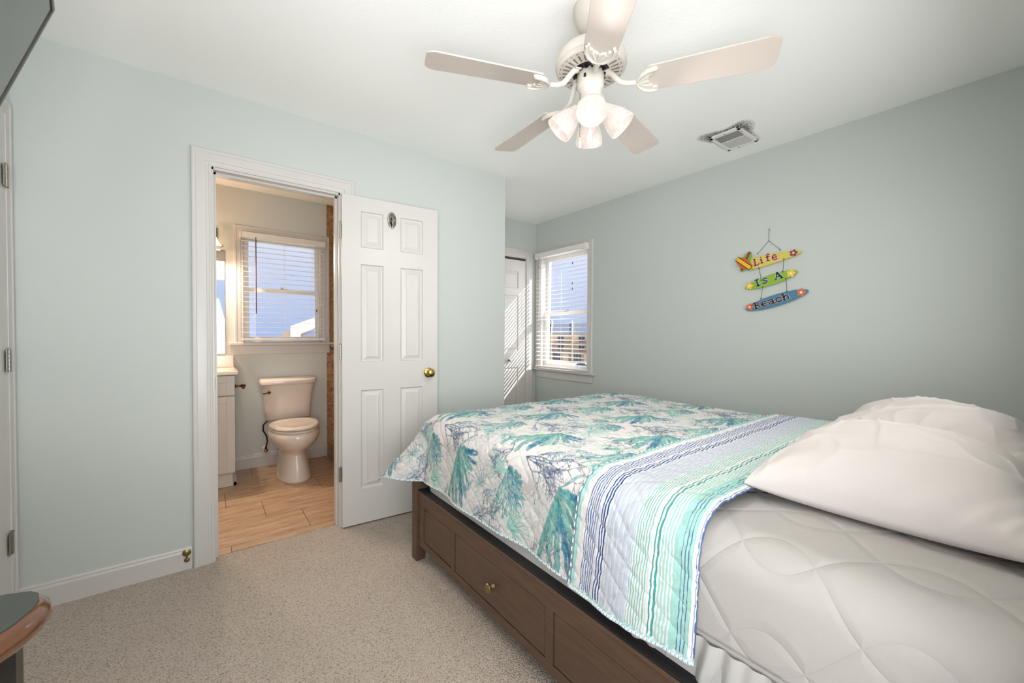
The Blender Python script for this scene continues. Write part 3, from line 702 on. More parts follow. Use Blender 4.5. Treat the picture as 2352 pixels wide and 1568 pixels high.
for i in range(5):
    ang = math.radians(158.3 + 72 * i)
    Mr = Matrix.Translation((0, 0, z(ZB))) @ Matrix.Rotation(ang, 4, 'Z') @ Matrix.Rotation(PITCH, 4, 'X')
    if i == 0:
        M_BLADE = mat('cream_blade_laminate', S(196, 185, 176), .42)
        bl = blade_mesh().build('blade', M_BLADE, t, smooth=True, bevel=.002, angle=30)
        br = bracket_mesh().build('blade_bracket', M_FAN, bl, smooth=True, angle=40)
        # arm rising to the motor (drawn in blade space)
        b = MB(); b.tube([(.060, 0, .058), (.075, 0, .052), (.092, 0, .030), (.110, 0, .006), (.135, 0, -.006), (.172, 0, -.010)], [.011, .011, .0105, .010, .009, .008], 10)
        b.box(.050, .072, -.016, .016, .056, .062)
        ar = b.build('blade_arm', M_FAN, bl, smooth=True)
        base_parts = [br, ar]
        for x, y in ((.236, .044), (.236, -.044), (.18, 0)): base_parts.append(MB().lathe([(0, -.0155), (.0022, -.015), (.003, -.0125)], 8, (x, y, 0)).build('screw', M_BRASS, bl, smooth=True))
    else:
        b2 = bl.copy(); C.objects.link(b2); b2.parent = t
        for q in base_parts:
            c2 = q.copy(); C.objects.link(c2); c2.parent = b2
        blx = b2
    (bl if i == 0 else blx).matrix_local = Mr
# light kit
az = [223.9, 313.9, 43.9, 133.9]
for i, a in enumerate(az):
    a = math.radians(a); tilt = math.radians(44)
    ax = Vector((math.cos(a) * math.sin(tilt), math.sin(a) * math.sin(tilt), -math.cos(tilt)))
    p0 = Vector((math.cos(a) * .046, math.sin(a) * .046, z(2.058)))
    q = ax.to_track_quat('Z', 'Y').to_matrix()
    b = MB(); b.tube([(math.cos(a) * .02, math.sin(a) * .02, z(2.088)), (math.cos(a) * .040, math.sin(a) * .040, z(2.074)), tuple(p0 + ax * .004)], [.010, .012, .013], 10)
    b.lathe([(0, -.004), (.018, -.004), (.023, .002), (.024, .016), (0, .016)], 20, p0, M=q); b.build('lamp_arm', M_FAN, t, smooth=True)
    b = MB(); b.lathe([(.022, .006), (.026, .014), (.034, .034), (.045, .062), (.052, .088), (.054, .106), (.0535, .110), (.0515, .110), (.050, .104), (.048, .088), (.041, .062), (.030, .034), (.022, .016), (.019, .008)], 36, p0, M=q)
    # scalloped mouth
    s_ = b.build('lamp_shade', M_SHADE, t, smooth=True, angle=70); s_['label'] = 'lit marbled glass bell shade'
    b = MB(); b.lathe([(0, .012), (.009, .014), (.010, .030), (.013, .042), (.0185, .058), (.0195, .070), (.016, .084), (.008, .095), (0, .099)], 20, p0, M=q); b.build('bulb', M_BULB, s_, smooth=True)
    g = Vector((FX, FY, CZ)) + p0 + ax * .114
    l = lamp('fan_bulb_light', 'SPOT', g, 7.5, (1, .955, .91), ax, shadow_soft_size=.012, spot_size=math.radians(178), spot_blend=.7)
b = MB(); n = 22; px, py = -.044 * RT.x - .030 * FW.x, -.044 * RT.y - .03 * FW.y
for i in range(30): b.lathe([(0, .0018), (.0016, .0009), (.0018, 0), (.0016, -.0009), (0, -.0018)], 6, (px, py, z(2.095) - i * .0055))
pc = b.build('pull_chain', M_BRONZE, t, smooth=True)
b = MB(); b.lathe([(0, .030), (.002, .028), (.0035, .018), (.007, .004), (.0075, -.004), (.0045, -.011), (0, -.013)], 16, (px, py, z(1.903))); b.build('chain_pull', M_FAN, pc, smooth=True)['label'] = 'white teardrop pull'

# ------------------------------------------------------------------ hanging surfboard sign
t = thing('hanging_sign', 'hanging wall sign of three painted surfboards reading Life Is A Beach', 'sign', (XR, 1.09, 1.62))
HB = .010
def sp(y, zz, h=HB): return (-h, y - 1.09, zz - 1.62)   # local coordinates of a wall point
def board(name, p0, p1, hw, m, label, blunt0=False, h=HB, T=.008, nn=30, parent=None, shape=.56):
    """surfboard outline between tips p0 (left) and p1 (right)"""
    a = Vector(p0); c = Vector(p1); d = (c - a); L = d.length; d.normalize(); n = Vector((-d.y, d.x))
    top = []; bot = []
    for i in range(nn + 1):
        u = (1 - math.cos(pi * i / nn)) / 2
        w_ = hw * (max(0, 4 * u * (1 - u))) ** shape
        if blunt0: w_ = hw * (max(0, 1 - u) ** .46) * min(1, .86 + .5 * u)
        top.append(a + d * L * u + n * w_); bot.append(a + d * L * u - n * w_)
    poly = top + list(reversed(bot[1:-1] if not blunt0 else bot[:-1]))
    b = MB(); b.prism([tuple(q) for q in poly], h, h + T, lambda y, zz, hh: sp(y, zz, hh))
    o = b.build(name, m, parent or t, bevel=.0012)
    if label: o['label'] = label
    return o
def flower(c, r, m, label, board_, h):
    cv = Vector(c); b = MB()
    for k in range(5):
        a = pi / 2 + 2 * pi * k / 5 + .2; d = Vector((math.cos(a), math.sin(a))); n = Vector((-d.y, d.x))
        pts = [cv + d * (r * (.55 + .45 * math.cos(q))) + n * (r * .34 * math.sin(q)) for q in [2 * pi * j / 14 for j in range(14)]]
        b.prism([tuple(q) for q in pts], h, h + .003 + .0002 * k, lambda y, zz, hh: sp(y, zz, hh))
    b.prism([tuple(cv + Vector((math.cos(2 * pi * j / 12), math.sin(2 * pi * j / 12))) * r * .27) for j in range(12)], h + .002, h + .0055, lambda y, zz, hh: sp(y, zz, hh), mi=1)
    o = b.build('flower', [m, M_WHITE], board_); o['label'] = label
G = {  # stroke letters on a unit box: list of (points, width)
 'L': [([(.18, 1.0), (.22, .1)], .2), ([(0, 1), (.42, 1)], .09), ([(.0, .06), (.75, .06), (.88, .32)], .13)],
 'i': [([(.3, .62), (.34, .06)], .2), ([(.08, .62), (.42, .62)], .08), ([(.08, .04), (.6, .04)], .09), ([(.26, .9), (.36, .9)], .17)],
 'f': [([(.75, .86), (.55, 1.0), (.36, .86), (.36, .06)], .18), ([(.05, .60), (.75, .60)], .1), ([(.1, .03), (.65, .03)], .09)],
 'e': [([(.16, .40), (.84, .44), (.72, .70), (.46, .78), (.18, .60), (.14, .26), (.42, .03), (.86, .16)], .15)],
 'I': [([(.42, 1), (.42, .0)], .2), ([(.1, 1), (.75, 1)], .1), ([(.1, .02), (.75, .02)], .1)],
 's': [([(.88, .66), (.50, .78), (.18, .60), (.44, .42), (.80, .24), (.50, .03), (.1, .14)], .17)],
 'A': [([(.08, .02), (.5, 1.0)], .1), ([(.46, 1.0), (.88, .02)], .2), ([(.22, .36), (.76, .36)], .1), ([(-.05, .0), (.24, .0)], .08), ([(.66, .0), (1.05, .0)], .08)],
 'B': [([(.2, 1), (.2, .0)], .2), ([(.02, 1), (.52, 1), (.76, .78), (.52, .54), (.22, .54)], .12), ([(.5, .54), (.84, .30), (.58, .0), (.02, .0)], .13)],
 'a': [([(.14, .62), (.46, .76), (.72, .62), (.74, .04), (.98, .04)], .17), ([(.70, .42), (.34, .40), (.12, .20), (.36, .03), (.70, .16)], .14)],
 'c': [([(.86, .58), (.52, .76), (.16, .52), (.18, .18), (.52, .02), (.88, .16)], .18)],
 'h': [([(.2, 1), (.2, .0)], .18), ([(.04, 1), (.3, 1)], .08), ([(.22, .46), (.5, .66), (.76, .5), (.76, .02)], .16), ([(.02, .0), (.40, .0)], .07), ([(.58, .0), (.98, .0)], .07)]}
def ribbon(b, pts, w_, T0, T1, f, mi):
    pts = [Vector(p) for p in pts]; L = []; Rr = []
    for i, p in enumerate(pts):
        d = (pts[min(i + 1, len(pts) - 1)] - pts[max(i - 1, 0)]).normalized(); n = Vector((-d.y, d.x)) * w_ / 2
        e = d * (w_ * .22) * (-1 if i == 0 else (1 if i == len(pts) - 1 else 0))
        L.append(p + n + e); Rr.append(p - n + e)
    for i in range(len(pts) - 1):
        b.prism([tuple(L[i]), tuple(L[i + 1]), tuple(Rr[i + 1]), tuple(Rr[i])], T0, T1, f, mi)
def lettering(text, p0, p1, size, col, board_, h, wave=()):
    a = Vector(p0); c = Vector(p1); d = (c - a); L = d.length; d.normalize(); n = Vector((d.y, -d.x)) ; n = n if n.y > 0 else -n
    adv = L / len(text); b = MB()
    for k, ch in enumerate(text):
        if ch == ' ': continue
        off = wave[k] if k < len(wave) else 0
        f = lambda u, v, hh: sp(*(a + d * (adv * (k + u * .98)) + n * (size * v + off)), hh)
        sc2 = lambda q: (q[0], q[1])
        for pts, w_ in G[ch]: ribbon(b, pts, w_ * 1.4 + .07, h, h + .0012, f, 1)
        for pts, w_ in G[ch]: ribbon(b, pts, w_ * 1.4, h + .0005, h + .0024, f, 0)
    o = b.build('lettering', [col, M_WHITE], board_); o['label'] = 'painted word ' + text.replace(' ', ' ')
M_Y = mat('yellow_board_paint', S(206, 192, 84), .5); M_G = mat('lime_board_paint', S(136, 176, 40), .5); M_BL = mat('blue_board_paint', S(70, 122, 150), .5)
M_RED = mat('crimson_paint', S(168, 24, 70), .5); M_NAVY = mat('navy_paint', S(24, 58, 96), .5); M_BRN = mat('brown_paint', S(66, 38, 36), .5)
M_OR = mat('orange_paint', S(214, 104, 66), .5); M_YF = mat('golden_paint', S(236, 196, 64), .5); M_MAR = mat('maroon_paint', S(142, 50, 62), .5); M_GRN = mat('green_paint', S(96, 172, 40), .5); M_AMB = mat('amber_paint', S(240, 176, 30), .5)
yb = board('yellow_surfboard', (1.225, 1.678), (.908, 1.723), .044, M_Y, 'yellow surfboard plaque', blunt0=True)
lettering('Life', (1.178, 1.664), (1.035, 1.692), .046, M_RED, yb, HB + .008, (0, .004, .008, .0))
flower((.950, 1.719), .023, M_MAR, 'maroon five-petal flower', yb, HB + .008)
gb = board('green_surfboard', (1.238, 1.520), (.928, 1.600), .034, M_G, 'lime green surfboard plaque')
lettering('Is', (1.170, 1.524), (1.085, 1.548), .044, M_NAVY, gb, HB + .008)
lettering('A', (1.052, 1.557), (1.005, 1.570), .044, M_NAVY, gb, HB + .008)
flower((1.208, 1.532), .024, M_YF, 'yellow five-petal flower', gb, HB + .008); flower((.962, 1.590), .026, M_YF, 'yellow five-petal flower', gb, HB + .008)
bb = board('blue_surfboard', (1.232, 1.372), (.868, 1.474), .038, M_BL, 'blue surfboard plaque')
lettering('Beach', (1.170, 1.371), (.962, 1.432), .042, M_BRN, bb, HB + .008)
flower((1.204, 1.388), .024, M_OR, 'orange five-petal flower', bb, HB + .008); flower((.905, 1.464), .026, M_OR, 'orange five-petal flower', bb, HB + .008)
g2 = board('small_green_surfboard', (1.262, 1.638), (1.205, 1.768), .026, M_GRN, 'small green surfboard with a red stripe', h=HB + .009, T=.006, shape=.5)
b = MB(); ribbon(b, [(1.258, 1.645), (1.209, 1.762)], .016, HB + .0152, HB + .0162, sp, 0); b.build('stripe', M_RED, g2)
o2 = board('small_orange_surfboard', (1.288, 1.728), (1.196, 1.652), .032, mat('rust_paint', S(196, 92, 34), .5), 'small orange surfboard with yellow and green stripes', h=HB + .016, T=.006, shape=.5)
b = MB(); ribbon(b, [(1.282, 1.724), (1.202, 1.657)], .034, HB + .0222, HB + .023, sp, 1); ribbon(b, [(1.282, 1.724), (1.202, 1.657)], .022, HB + .0232, HB + .024, sp, 0); b.build('stripe', [M_AMB, mat('dark_green_paint', S(36, 74, 34), .5)], o2)
b = MB()
for pts in ([(1.094, 1.900), (1.094, 1.822)], [(1.094, 1.822), (1.156, 1.752)], [(1.094, 1.822), (1.030, 1.758)], [(1.150, 1.650), (1.138, 1.572)], [(1.006, 1.682), (1.008, 1.612)], [(1.128, 1.512), (1.136, 1.446)], [(.990, 1.556), (.985, 1.482)]):
    MB().tube([sp(*pts[0], .016), sp(*pts[1], .016)], .0015, 6).build('hanging_cord', mat('brown_cord', S(92, 78, 66), .8), t)
for y, zz in ((1.160, 1.748), (1.028, 1.752), (1.152, 1.648), (1.004, 1.688), (1.137, 1.566), (1.010, 1.608), (1.126, 1.518), (.992, 1.562), (1.135, 1.442), (.984, 1.478)): MB().lathe([(0, 0), (.0045, 0), (.0035, -.001), (0, -.0012)], 10, sp(y, zz, .0185), axis='x').build('cord_hole', M_BRN, t)
b = MB(); b.tube([sp(1.094, 1.895, 0), sp(1.094, 1.898, .018), sp(1.088, 1.906, .022)], .0018, 8); b.build('nail', M_STEEL, t)

# ------------------------------------------------------------------ bed frame
BX, BXR, BY0, BY1 = .885, 2.52, -.02, 2.0
t = thing('bed_frame', 'dark espresso wood storage bed frame with drawers', 'bed frame', (BX, 1.0, 0))
def lb_(mb, x0, x1, y0, y1, z0, z1): return mb.box(x0 - BX, x1 - BX, y0 - 1.0, y1 - 1.0, z0, z1)
b = MB(); PX = .062
vs = []
for (z_, ins) in ((0, .012), (.075, 0), (.425, 0)):
    vs += [(BX - .010, 1.955 + 0), (BX - .010 + PX - ins, 1.955), (BX - .010 + PX - ins, 1.955 + .055), (BX - .010, 1.955 + .055)]
vv = [(x - BX, y - 1.0 , (0, .075, .425)[i // 4]) for i, (x, y) in enumerate(vs)]
post = MB(); post.add(vv, [(3, 2, 1, 0), (8, 9, 10, 11)] + [(4 * r + i, 4 * r + (i + 1) % 4, 4 * r + 4 + (i + 1) % 4, 4 * r + 4 + i) for r in (0, 1) for i in range(4)])
po = post.build('leg', M_WOOD, t, bevel=.002)
for dx, dy in ((BXR - BX - .05, 0), (BXR - BX - .05, -1.94), (0, -1.94)):
    q = po.copy(); C.objects.link(q); q.parent = t; q.location = (dx, dy, 0)
b = MB()
lb_(b, BX, BX + .022, BY0, 1.955, .300, .362); lb_(b, BX, BX + .022, BY0, 1.955, .088, .122)       # top and bottom rails
for y0, y1 in ((1.895, 1.955), (1.572, 1.602), (.932, .968), (.292, .328), (BY0, .0)): lb_(b, BX, BX + .022, y0, y1, .122, .300)
lb_(b, BX + .012, BX + .020, 1.602, 1.895, .122, .300)                                             # fixed recessed panel
lb_(b, BX - .004, BX + .03, BY0, 1.955, .362, .374)
b.build('side_rail', M_WOOD, t, bevel=.0015)
b = MB(); lb_(b, BX + .004, BX + .012, 1.61, 1.887, .128, .294); lb_(b, BX + .006, BX + .015, 1.602, 1.61, .122, .3); lb_(b, BX + .006, BX + .015, 1.887, 1.895, .122, .3)
b.build('fixed_panel', M_WOOD, t, bevel=.0015)
for y0, y1 in ((.972, 1.568), (.332, .928), (-.0, .288)):
    b = MB(); lb_(b, BX + .003, BX + .02, y0, y1, .127, .296)
    dr = b.build('drawer', M_WOOD, t, bevel=.002)
    k = MB(); yk = (y0 + y1) / 2 - 1.0
    k.lathe([(0, 0), (.010, 0), (.008, -.006), (.0065, -.012), (.009, -.018), (.017, -.022), (.019, -.026), (.017, -.0285), (0, -.0285)], 10, (.003, yk, .212), axis='x')
    k.build('knob', M_BRASS, dr, smooth=True, angle=30)['label'] = 'brushed brass knob'
b = MB(); lb_(b, BX + .022, BX + .05, BY0, 1.955, .30, .378); lb_(b, BX + .0, BX + .022, BY0, 1.955, .372, .380)
b.build('felt_strip', mat('black_felt', S(18, 18, 19), .8), t, bevel=.003)['label'] = 'black upholstered inner strip'
b = MB(); lb_(b, BX, BXR, 1.965, 1.998, .088, .40); b.build('footboard', M_WOOD, t, bevel=.003)
b = MB(); lb_(b, BXR - .03, BXR, BY0, 1.955, .088, .374); b.build('side_rail', M_WOOD, t, bevel=.002)
b = MB(); lb_(b, BX + .03, BXR - .03, BY0, 1.96, .27, .30); b.build('platform', M_WOOD, t)

# ------------------------------------------------------------------ draped layers
random.seed(5); rng = np.random.default_rng(5)
def vnoise(x, y, seed, s=1.0):
    """smooth value noise on numpy arrays"""
    r = np.random.default_rng(seed).random((64, 64)); x = x * s; y = y * s
    i = np.floor(x).astype(int); j = np.floor(y).astype(int); fx = x - i; fy = y - j
    fx = fx * fx * (3 - 2 * fx); fy = fy * fy * (3 - 2 * fy); g = lambda a, b_: r[a % 64, b_ % 64]
    return ((g(i, j) * (1 - fx) + g(i + 1, j) * fx) * (1 - fy) + (g(i, j + 1) * (1 - fx) + g(i + 1, j + 1) * fx) * fy) - .5
def edge(d, R, flare):
    """cloth going over an edge: distance d past the edge line -> (outward, down)"""
    q = R * pi / 2
    a = np.clip(d, 0, q) / R
    o = R * np.sin(a); dn = R * (1 - np.cos(a)); e = np.maximum(d - q, 0)
    return o + e * flare, dn + e * math.sqrt(1 - flare ** 2)
def drape(name, s, tt, XE, XER, YF, ztop, R, flare, disp, mats, parent=None, corner=0, cols=None, uvs=True, overlift=0):
    """s: coordinate across the bed along the cloth (0 at XE, negative hanging), tt: world y along the cloth. disp: normal offset array"""
    Sg, Tg = np.meshgrid(s, tt, indexing='ij')
    wbed = XER - XE
    dl = np.maximum(-Sg, 0); dr = np.maximum(Sg - wbed, 0); df = np.maximum(Tg - YF, 0)
    x = XE + np.clip(Sg, 0, wbed); y = np.minimum(Tg, YF); z_ = np.full_like(x, ztop)
    # left side + foot corner (polar)
    rho = np.hypot(dl, df); phi = np.arctan2(df, np.maximum(dl, 1e-9)); phi = np.where(rho < 1e-9, 0, phi)
    o, dn = edge(rho, R, flare)
    k = np.sin(2 * phi) ** 2 * (dl > 0) * (df > 0)
    ext = corner * k * np.clip(rho / .48, 0, 1.3) ** 1.5
    dn2 = dn * (1 - .20 * k * np.clip(rho / .46, 0, 1) ** 1.5)
    o2 = o + ext
    x = x - o2 * np.cos(phi) * (rho > 0) ; y = y + o2 * np.sin(phi); z_ = z_ - dn2
    orr, dnr = edge(dr, R, flare); x = x + orr; z_ = z_ - dnr
    # normals by finite differences
    P = np.stack([x, y, z_], -1); du = np.gradient(P, axis=0); dv = np.gradient(P, axis=1); N = np.cross(du, dv)
    N /= np.maximum(np.linalg.norm(N, axis=-1, keepdims=True), 1e-9)
    P = P + N * disp(Sg, Tg)[..., None]
    P[..., 2] += overlift
    n, m = Sg.shape; me = bpy.data.meshes.new(name)
    idx = np.arange(n * m).reshape(n, m); q = np.stack([idx[:-1, :-1], idx[1:, :-1], idx[1:, 1:], idx[:-1, 1:]], -1).reshape(-1, 4)
    me.vertices.add(n * m); me.vertices.foreach_set('co', P.reshape(-1)); me.loops.add(q.size); me.loops.foreach_set('vertex_index', q.reshape(-1).astype(np.int32))
    me.polygons.add(len(q)); me.polygons.foreach_set('loop_start', np.arange(0, q.size, 4, dtype=np.int32)); me.polygons.foreach_set('loop_total', np.full(len(q), 4, dtype=np.int32))
    me.polygons.foreach_set('use_smooth', np.ones(len(q), dtype=bool)); me.update(calc_edges=True)
    if cols is not None:
        ca = me.color_attributes.new('pattern', 'FLOAT_COLOR', 'POINT'); cc = np.ones((n * m, 4), dtype=np.float32); cc[:, :3] = cols(Sg, Tg).reshape(-1, 3); ca.data.foreach_set('color', cc.reshape(-1))
    uv = me.uv_layers.new(name='UVMap'); U = np.stack([Sg, Tg], -1).reshape(-1, 2)[q.reshape(-1)]; uv.data.foreach_set('uv', U.reshape(-1).astype(np.float32))
    for mm in (mats if isinstance(mats, list) else [mats]): me.materials.append(mm)
    ob = bpy.data.objects.new(name, me); C.objects.link(ob)
    if parent: ob.parent = parent
    return ob, P

# mattress body
ms = np.linspace(-.42, 1.5 + .42, 90); mt = np.linspace(0.0, 1.93 + .0, 40)
b = MB(); b.box(.925, 2.47, -.01, 1.955, .30, .718); mo = b.build('mattress', M_SHEET, None, bevel=.05, smooth=True)
mo.modifiers['bevel'].segments = 6; mo.modifiers['bevel'].width = .075
tag(mo, 'white mattress in a smooth grey-white sheet on the dark bed frame', 'mattress')
# quilted pad
def pad_disp(Sg, Tg):
    d = np.maximum(-Sg, 0)
    return .004 * vnoise(Sg, Tg, 3, 6) + .014 * vnoise(Sg, Tg, 4, 2.2) * np.clip(d * 6, 0, 1) + .006
po_, _ = drape('mattress_pad', np.linspace(-.285, 1.42 + .3, 240), np.linspace(-.025, .62, 110), 1.018, 2.38, 1.96, .735, .088, .05, pad_disp, M_PAD, corner=0)
tag(po_, 'white quilted mattress pad with curved stitching at the near end of the bed', 'mattress pad')
d = po_.modifiers.new('solid', 'SOLIDIFY'); d.thickness = .008; d.offset = -1
# head end of pad
b = MB()
# skirt of the pad, wrinkled elastic fabric below its lower edge
sk = []
ny, nz_ = 200, 12
for i in range(ny):
    y = .012 + .62 * i / (ny - 1)
    for j in range(nz_):
        v = j / (nz_ - 1); x = .925 - .012 * (1 - v) + .006 * math.sin(y * 62 + 3 * math.sin(y * 17)) * (.3 + v) + .004 * math.sin(y * 140)
        sk.append((x, y + .03 * v,   .488 - .115 * v))
b.add(sk, [(i * nz_ + j, (i + 1) * nz_ + j, (i + 1) * nz_ + j + 1, i * nz_ + j + 1) for i in range(ny - 1) for j in range(nz_ - 1)])
b.build('pad_skirt', M_SHEET, po_, smooth=True, angle=180)['label'] = 'wrinkled grey-white elastic skirt'

# ---- coral print: painted as brush strokes into a repeating tile
NPX = 800; TW = .64
tile = np.ones((NPX, NPX, 3)) * np.array(S(238, 233, 230)[:3])
def dab(p, q, w0, w1, col, al=1.0):
    col = np.array(S(*col)[:3]); sc_ = NPX / TW; p = np.array(p) * sc_; q = np.array(q) * sc_; w0 *= sc_; w1 *= sc_
    W_ = max(w0, w1) + 1.5; lo = np.floor(np.minimum(p, q) - W_).astype(int); hi = np.ceil(np.maximum(p, q) + W_).astype(int) + 1
    X_, Y_ = np.meshgrid(np.arange(lo[0], hi[0]), np.arange(lo[1], hi[1]), indexing='ij'); d = q - p; L2 = max(d @ d, 1e-9)
    u = np.clip(((X_ - p[0]) * d[0] + (Y_ - p[1]) * d[1]) / L2, 0, 1); dist = np.hypot(X_ - p[0] - u * d[0], Y_ - p[1] - u * d[1]); ww = w0 + (w1 - w0) * u
    a = (np.clip((ww - dist) + .5, 0, 1) * al)[..., None]; xi = X_ % NPX; yi = Y_ % NPX
    tile[xi, yi] = tile[xi, yi] * (1 - a) + col * a
def stroke(pts, w0, w1, col, al=1.0):
    n = len(pts) - 1
    for i in range(n): dab(pts[i], pts[i + 1], w0 + (w1 - w0) * i / n, w0 + (w1 - w0) * (i + 1) / n, col, al)
R_ = random.Random(11)
def leaf(pts, W, col, al=1.0):
    n = len(pts) - 1; wf = lambda u: W * 1.35 * (u ** .8) * max(0.0, 1 - u) ** .38 + .0007
    for i in range(n): dab(pts[i], pts[i + 1], wf(i / n), wf((i + 1) / n), col, al)
    return wf
def tree(p, a, L, w, depth, col, spread=.5, al=1.0, bud=0, tb=.42):
    if depth < 0 or L < .006: return
    pts = [p]; aa = a
    for i in range(3): aa += R_.uniform(-.22, .22); pts.append((pts[-1][0] + math.cos(aa) * L / 3, pts[-1][1] + math.sin(aa) * L / 3))
    stroke(pts, w, w * .8, col, al)
    if bud and depth <= 1: dab(pts[-1], pts[-1], w * bud, w * bud, col, al)
    for q in (1, 2, 3):
        for s_ in (-1, 1):
            if R_.random() < (tb if q < 3 else .9): tree(pts[q], aa + s_ * R_.uniform(spread * .6, spread * 1.3), L * R_.uniform(.45, .72), w * .78, depth - 1, col, spread, al, bud, tb)
def wavy(p, a, L, amp, f, ph=0, n=18, curl=0):
    r = []
    for i in range(n + 1):
        u = i / n; s_ = amp * math.sin(f * u * 2 * pi + ph) * u ** .6; aa = a + curl * u
        r.append((p[0] + math.cos(aa) * L * u - math.sin(a) * s_, p[1] + math.sin(aa) * L * u + math.cos(a) * s_))
    return r
NAVY, BLUE, TEAL, MINT, PALE, GREY, SEA = (62, 92, 128), (40, 130, 170), (64, 160, 160), (120, 200, 180), (168, 218, 204), (160, 164, 172), (88, 178, 168)
# pale background ferns
for k in range(34): tree((R_.uniform(0, TW), R_.uniform(0, TW)), R_.uniform(0, 2 * pi), .085, .0011, 3, (MINT, PALE, GREY, MINT)[k % 4], .6, .75)
def motif(ox, oy, fl=1):
    A = lambda a: a if fl > 0 else pi - a
    P = lambda x, y: (ox + fl * x, oy + y)
    # pale bunches
    for i in range(14):
        a = math.radians(-20 + 8 * i); stroke(wavy(P(.33, .10), A(a), R_.uniform(.10, .17), .004, 2, i), .0035, .0012, (MINT, PALE, SEA)[i % 3], .6)
    for i in range(9):
        a = math.radians(150 + 7 * i); stroke(wavy(P(.30, .30), A(a), R_.uniform(.10, .18), .005, 1.5, i), .004, .001, (PALE, MINT)[i % 2], .6)
    # slate coral trees
    SL = (74, 96, 128)
    for a_, L_ in ((26, .115), (6, .13), (-16, .10), (-46, .075)): tree(P(.060, .050), A(math.radians(a_)), L_, .0023, 4, SL, .44, .95, tb=.30)
    for a_, L_ in ((150, .055), (185, .06), (222, .055), (258, .05)): tree(P(-.025, .055), A(math.radians(a_)), L_, .0019, 4, SL, .5, .95, tb=.34)
    # seaweed bunch
    for i in range(15):
        f_ = i / 14; a = math.radians(-112 + 92 * f_); L = (.24 - .15 * f_) * R_.uniform(.8, 1.08); ph = R_.uniform(0, 6)
        c = (TEAL, SEA, PALE, SEA, MINT, BLUE, SEA)[i % 7]
        pts = wavy(P(0, 0), A(a), L, .006, 2.8, ph, 26); wf = leaf(pts, .0075, c, .62)
        for s_ in (-1, 1): stroke([(x - s_ * math.sin(a) * wf(j / 26), y + s_ * math.cos(a) * wf(j / 26)) for j, (x, y) in enumerate(pts)], .0007, .0009, ((38, 88, 124), (56, 110, 140))[s_ > 0], .8)
        stroke(pts[4:-3], .0008, .0013, (214, 232, 226), .5)
    # fan coral: a few long tapering leaves with veins
    for i, (a, L, W, c, c2) in enumerate(((-106, .27, .022, SEA, None), (-95, .25, .018, MINT, None), (-84, .27, .020, SEA, None), (-72, .26, .024, TEAL, BLUE), (-62, .23, .014, MINT, None), (-50, .19, .012, SEA, None), (-30, .15, .016, SEA, None), (-16, .16, .013, MINT, TEAL), (-3, .15, .016, TEAL, BLUE), (40, .10, .006, SEA, None))):
        a = math.radians(a); pts = wavy(P(.27, -.005), A(a), L, .004, 1, i, 22); wf = leaf(pts, W * 1.0, c, .62)
        if c2: q2 = pts[7:-1]; leaf(q2, W * .72, (30, 120, 166), .66)
        for s_ in (-1, -.35, .3, 1): stroke([(x - s_ * math.sin(a) * wf(j / 22) * .98, y + s_ * math.cos(a) * wf(j / 22) * .98) for j, (x, y) in enumerate(pts)][:-1 if abs(s_) < 1 else None], .0006, .0008, (46, 106, 128), .75 if abs(s_) == 1 else .45)
        for k in range(3):
            j0 = R_.randint(9, 17); stroke(pts[j0:j0 + 4], .0010, .0014, (226, 236, 232), .5)
    # dashed blue coral sprigs
    for (cx, cy, sgn) in ((.03, .14, 1), (-.12, -.12, -1), (-.16, -.20, -1), (.13, .20, 1)):
        for i in range(7):
            a = math.radians((15 + 24 * i) * sgn); pts = wavy(P(cx, cy), A(a), R_.uniform(.05, .09), .006, 1, i, 9, .6)
            for q in range(2, 10):
                for s_ in (-1, 1):
                    aa = a + s_ * 1.0; dab(pts[q], (pts[q][0] + math.cos(aa) * .006, pts[q][1] + math.sin(aa) * .006), .0013, .0010, (NAVY, BLUE, TEAL)[(q + i) % 3], .85)
            stroke(pts, .0010, .0008, BLUE, .7)
motif(.17, .40); motif(.50, .08, 1)
wn = [vnoise(*np.meshgrid(np.arange(NPX) / NPX * q, np.arange(NPX) / NPX * q, indexing='ij'), 40 + q, 1) for q in (64, 32)]
wash = np.clip(.08 + .4 * wn[0] + .25 * wn[1], 0, .35)[..., None]; paper = np.array(S(238, 233, 230)[:3]); tile = tile * (1 - wash) + paper * wash
for k in range(16): tree((R_.uniform(0, TW), R_.uniform(0, TW)), R_.uniform(0, 2 * pi), .045, .0013, 3, ((96, 112, 140), BLUE, SEA)[k % 3], .55, .8)
for k in range(50):
    p = (R_.uniform(0, TW), R_.uniform(0, TW)); a = R_.uniform(0, 2 * pi); stroke(wavy(p, a, .03, .003, 1, k, 6), .0012, .0006, (MINT, PALE, GREY)[k % 3], .6)
def coral_cols(Sg, Tg):
    a = ((1.39 - Tg) / TW % 1) * NPX; b_ = ((Sg + .52) / TW % 1) * NPX
    i = np.floor(a).astype(int); j = np.floor(b_).astype(int); fa = (a - i)[..., None]; fb = (b_ - j)[..., None]
    g = lambda p, q: tile[p % NPX, q % NPX]
    c = (g(i, j) * (1 - fa) + g(i + 1, j) * fa) * (1 - fb) + (g(i, j + 1) * (1 - fa) + g(i + 1, j + 1) * fa) * fb
    return c * .74
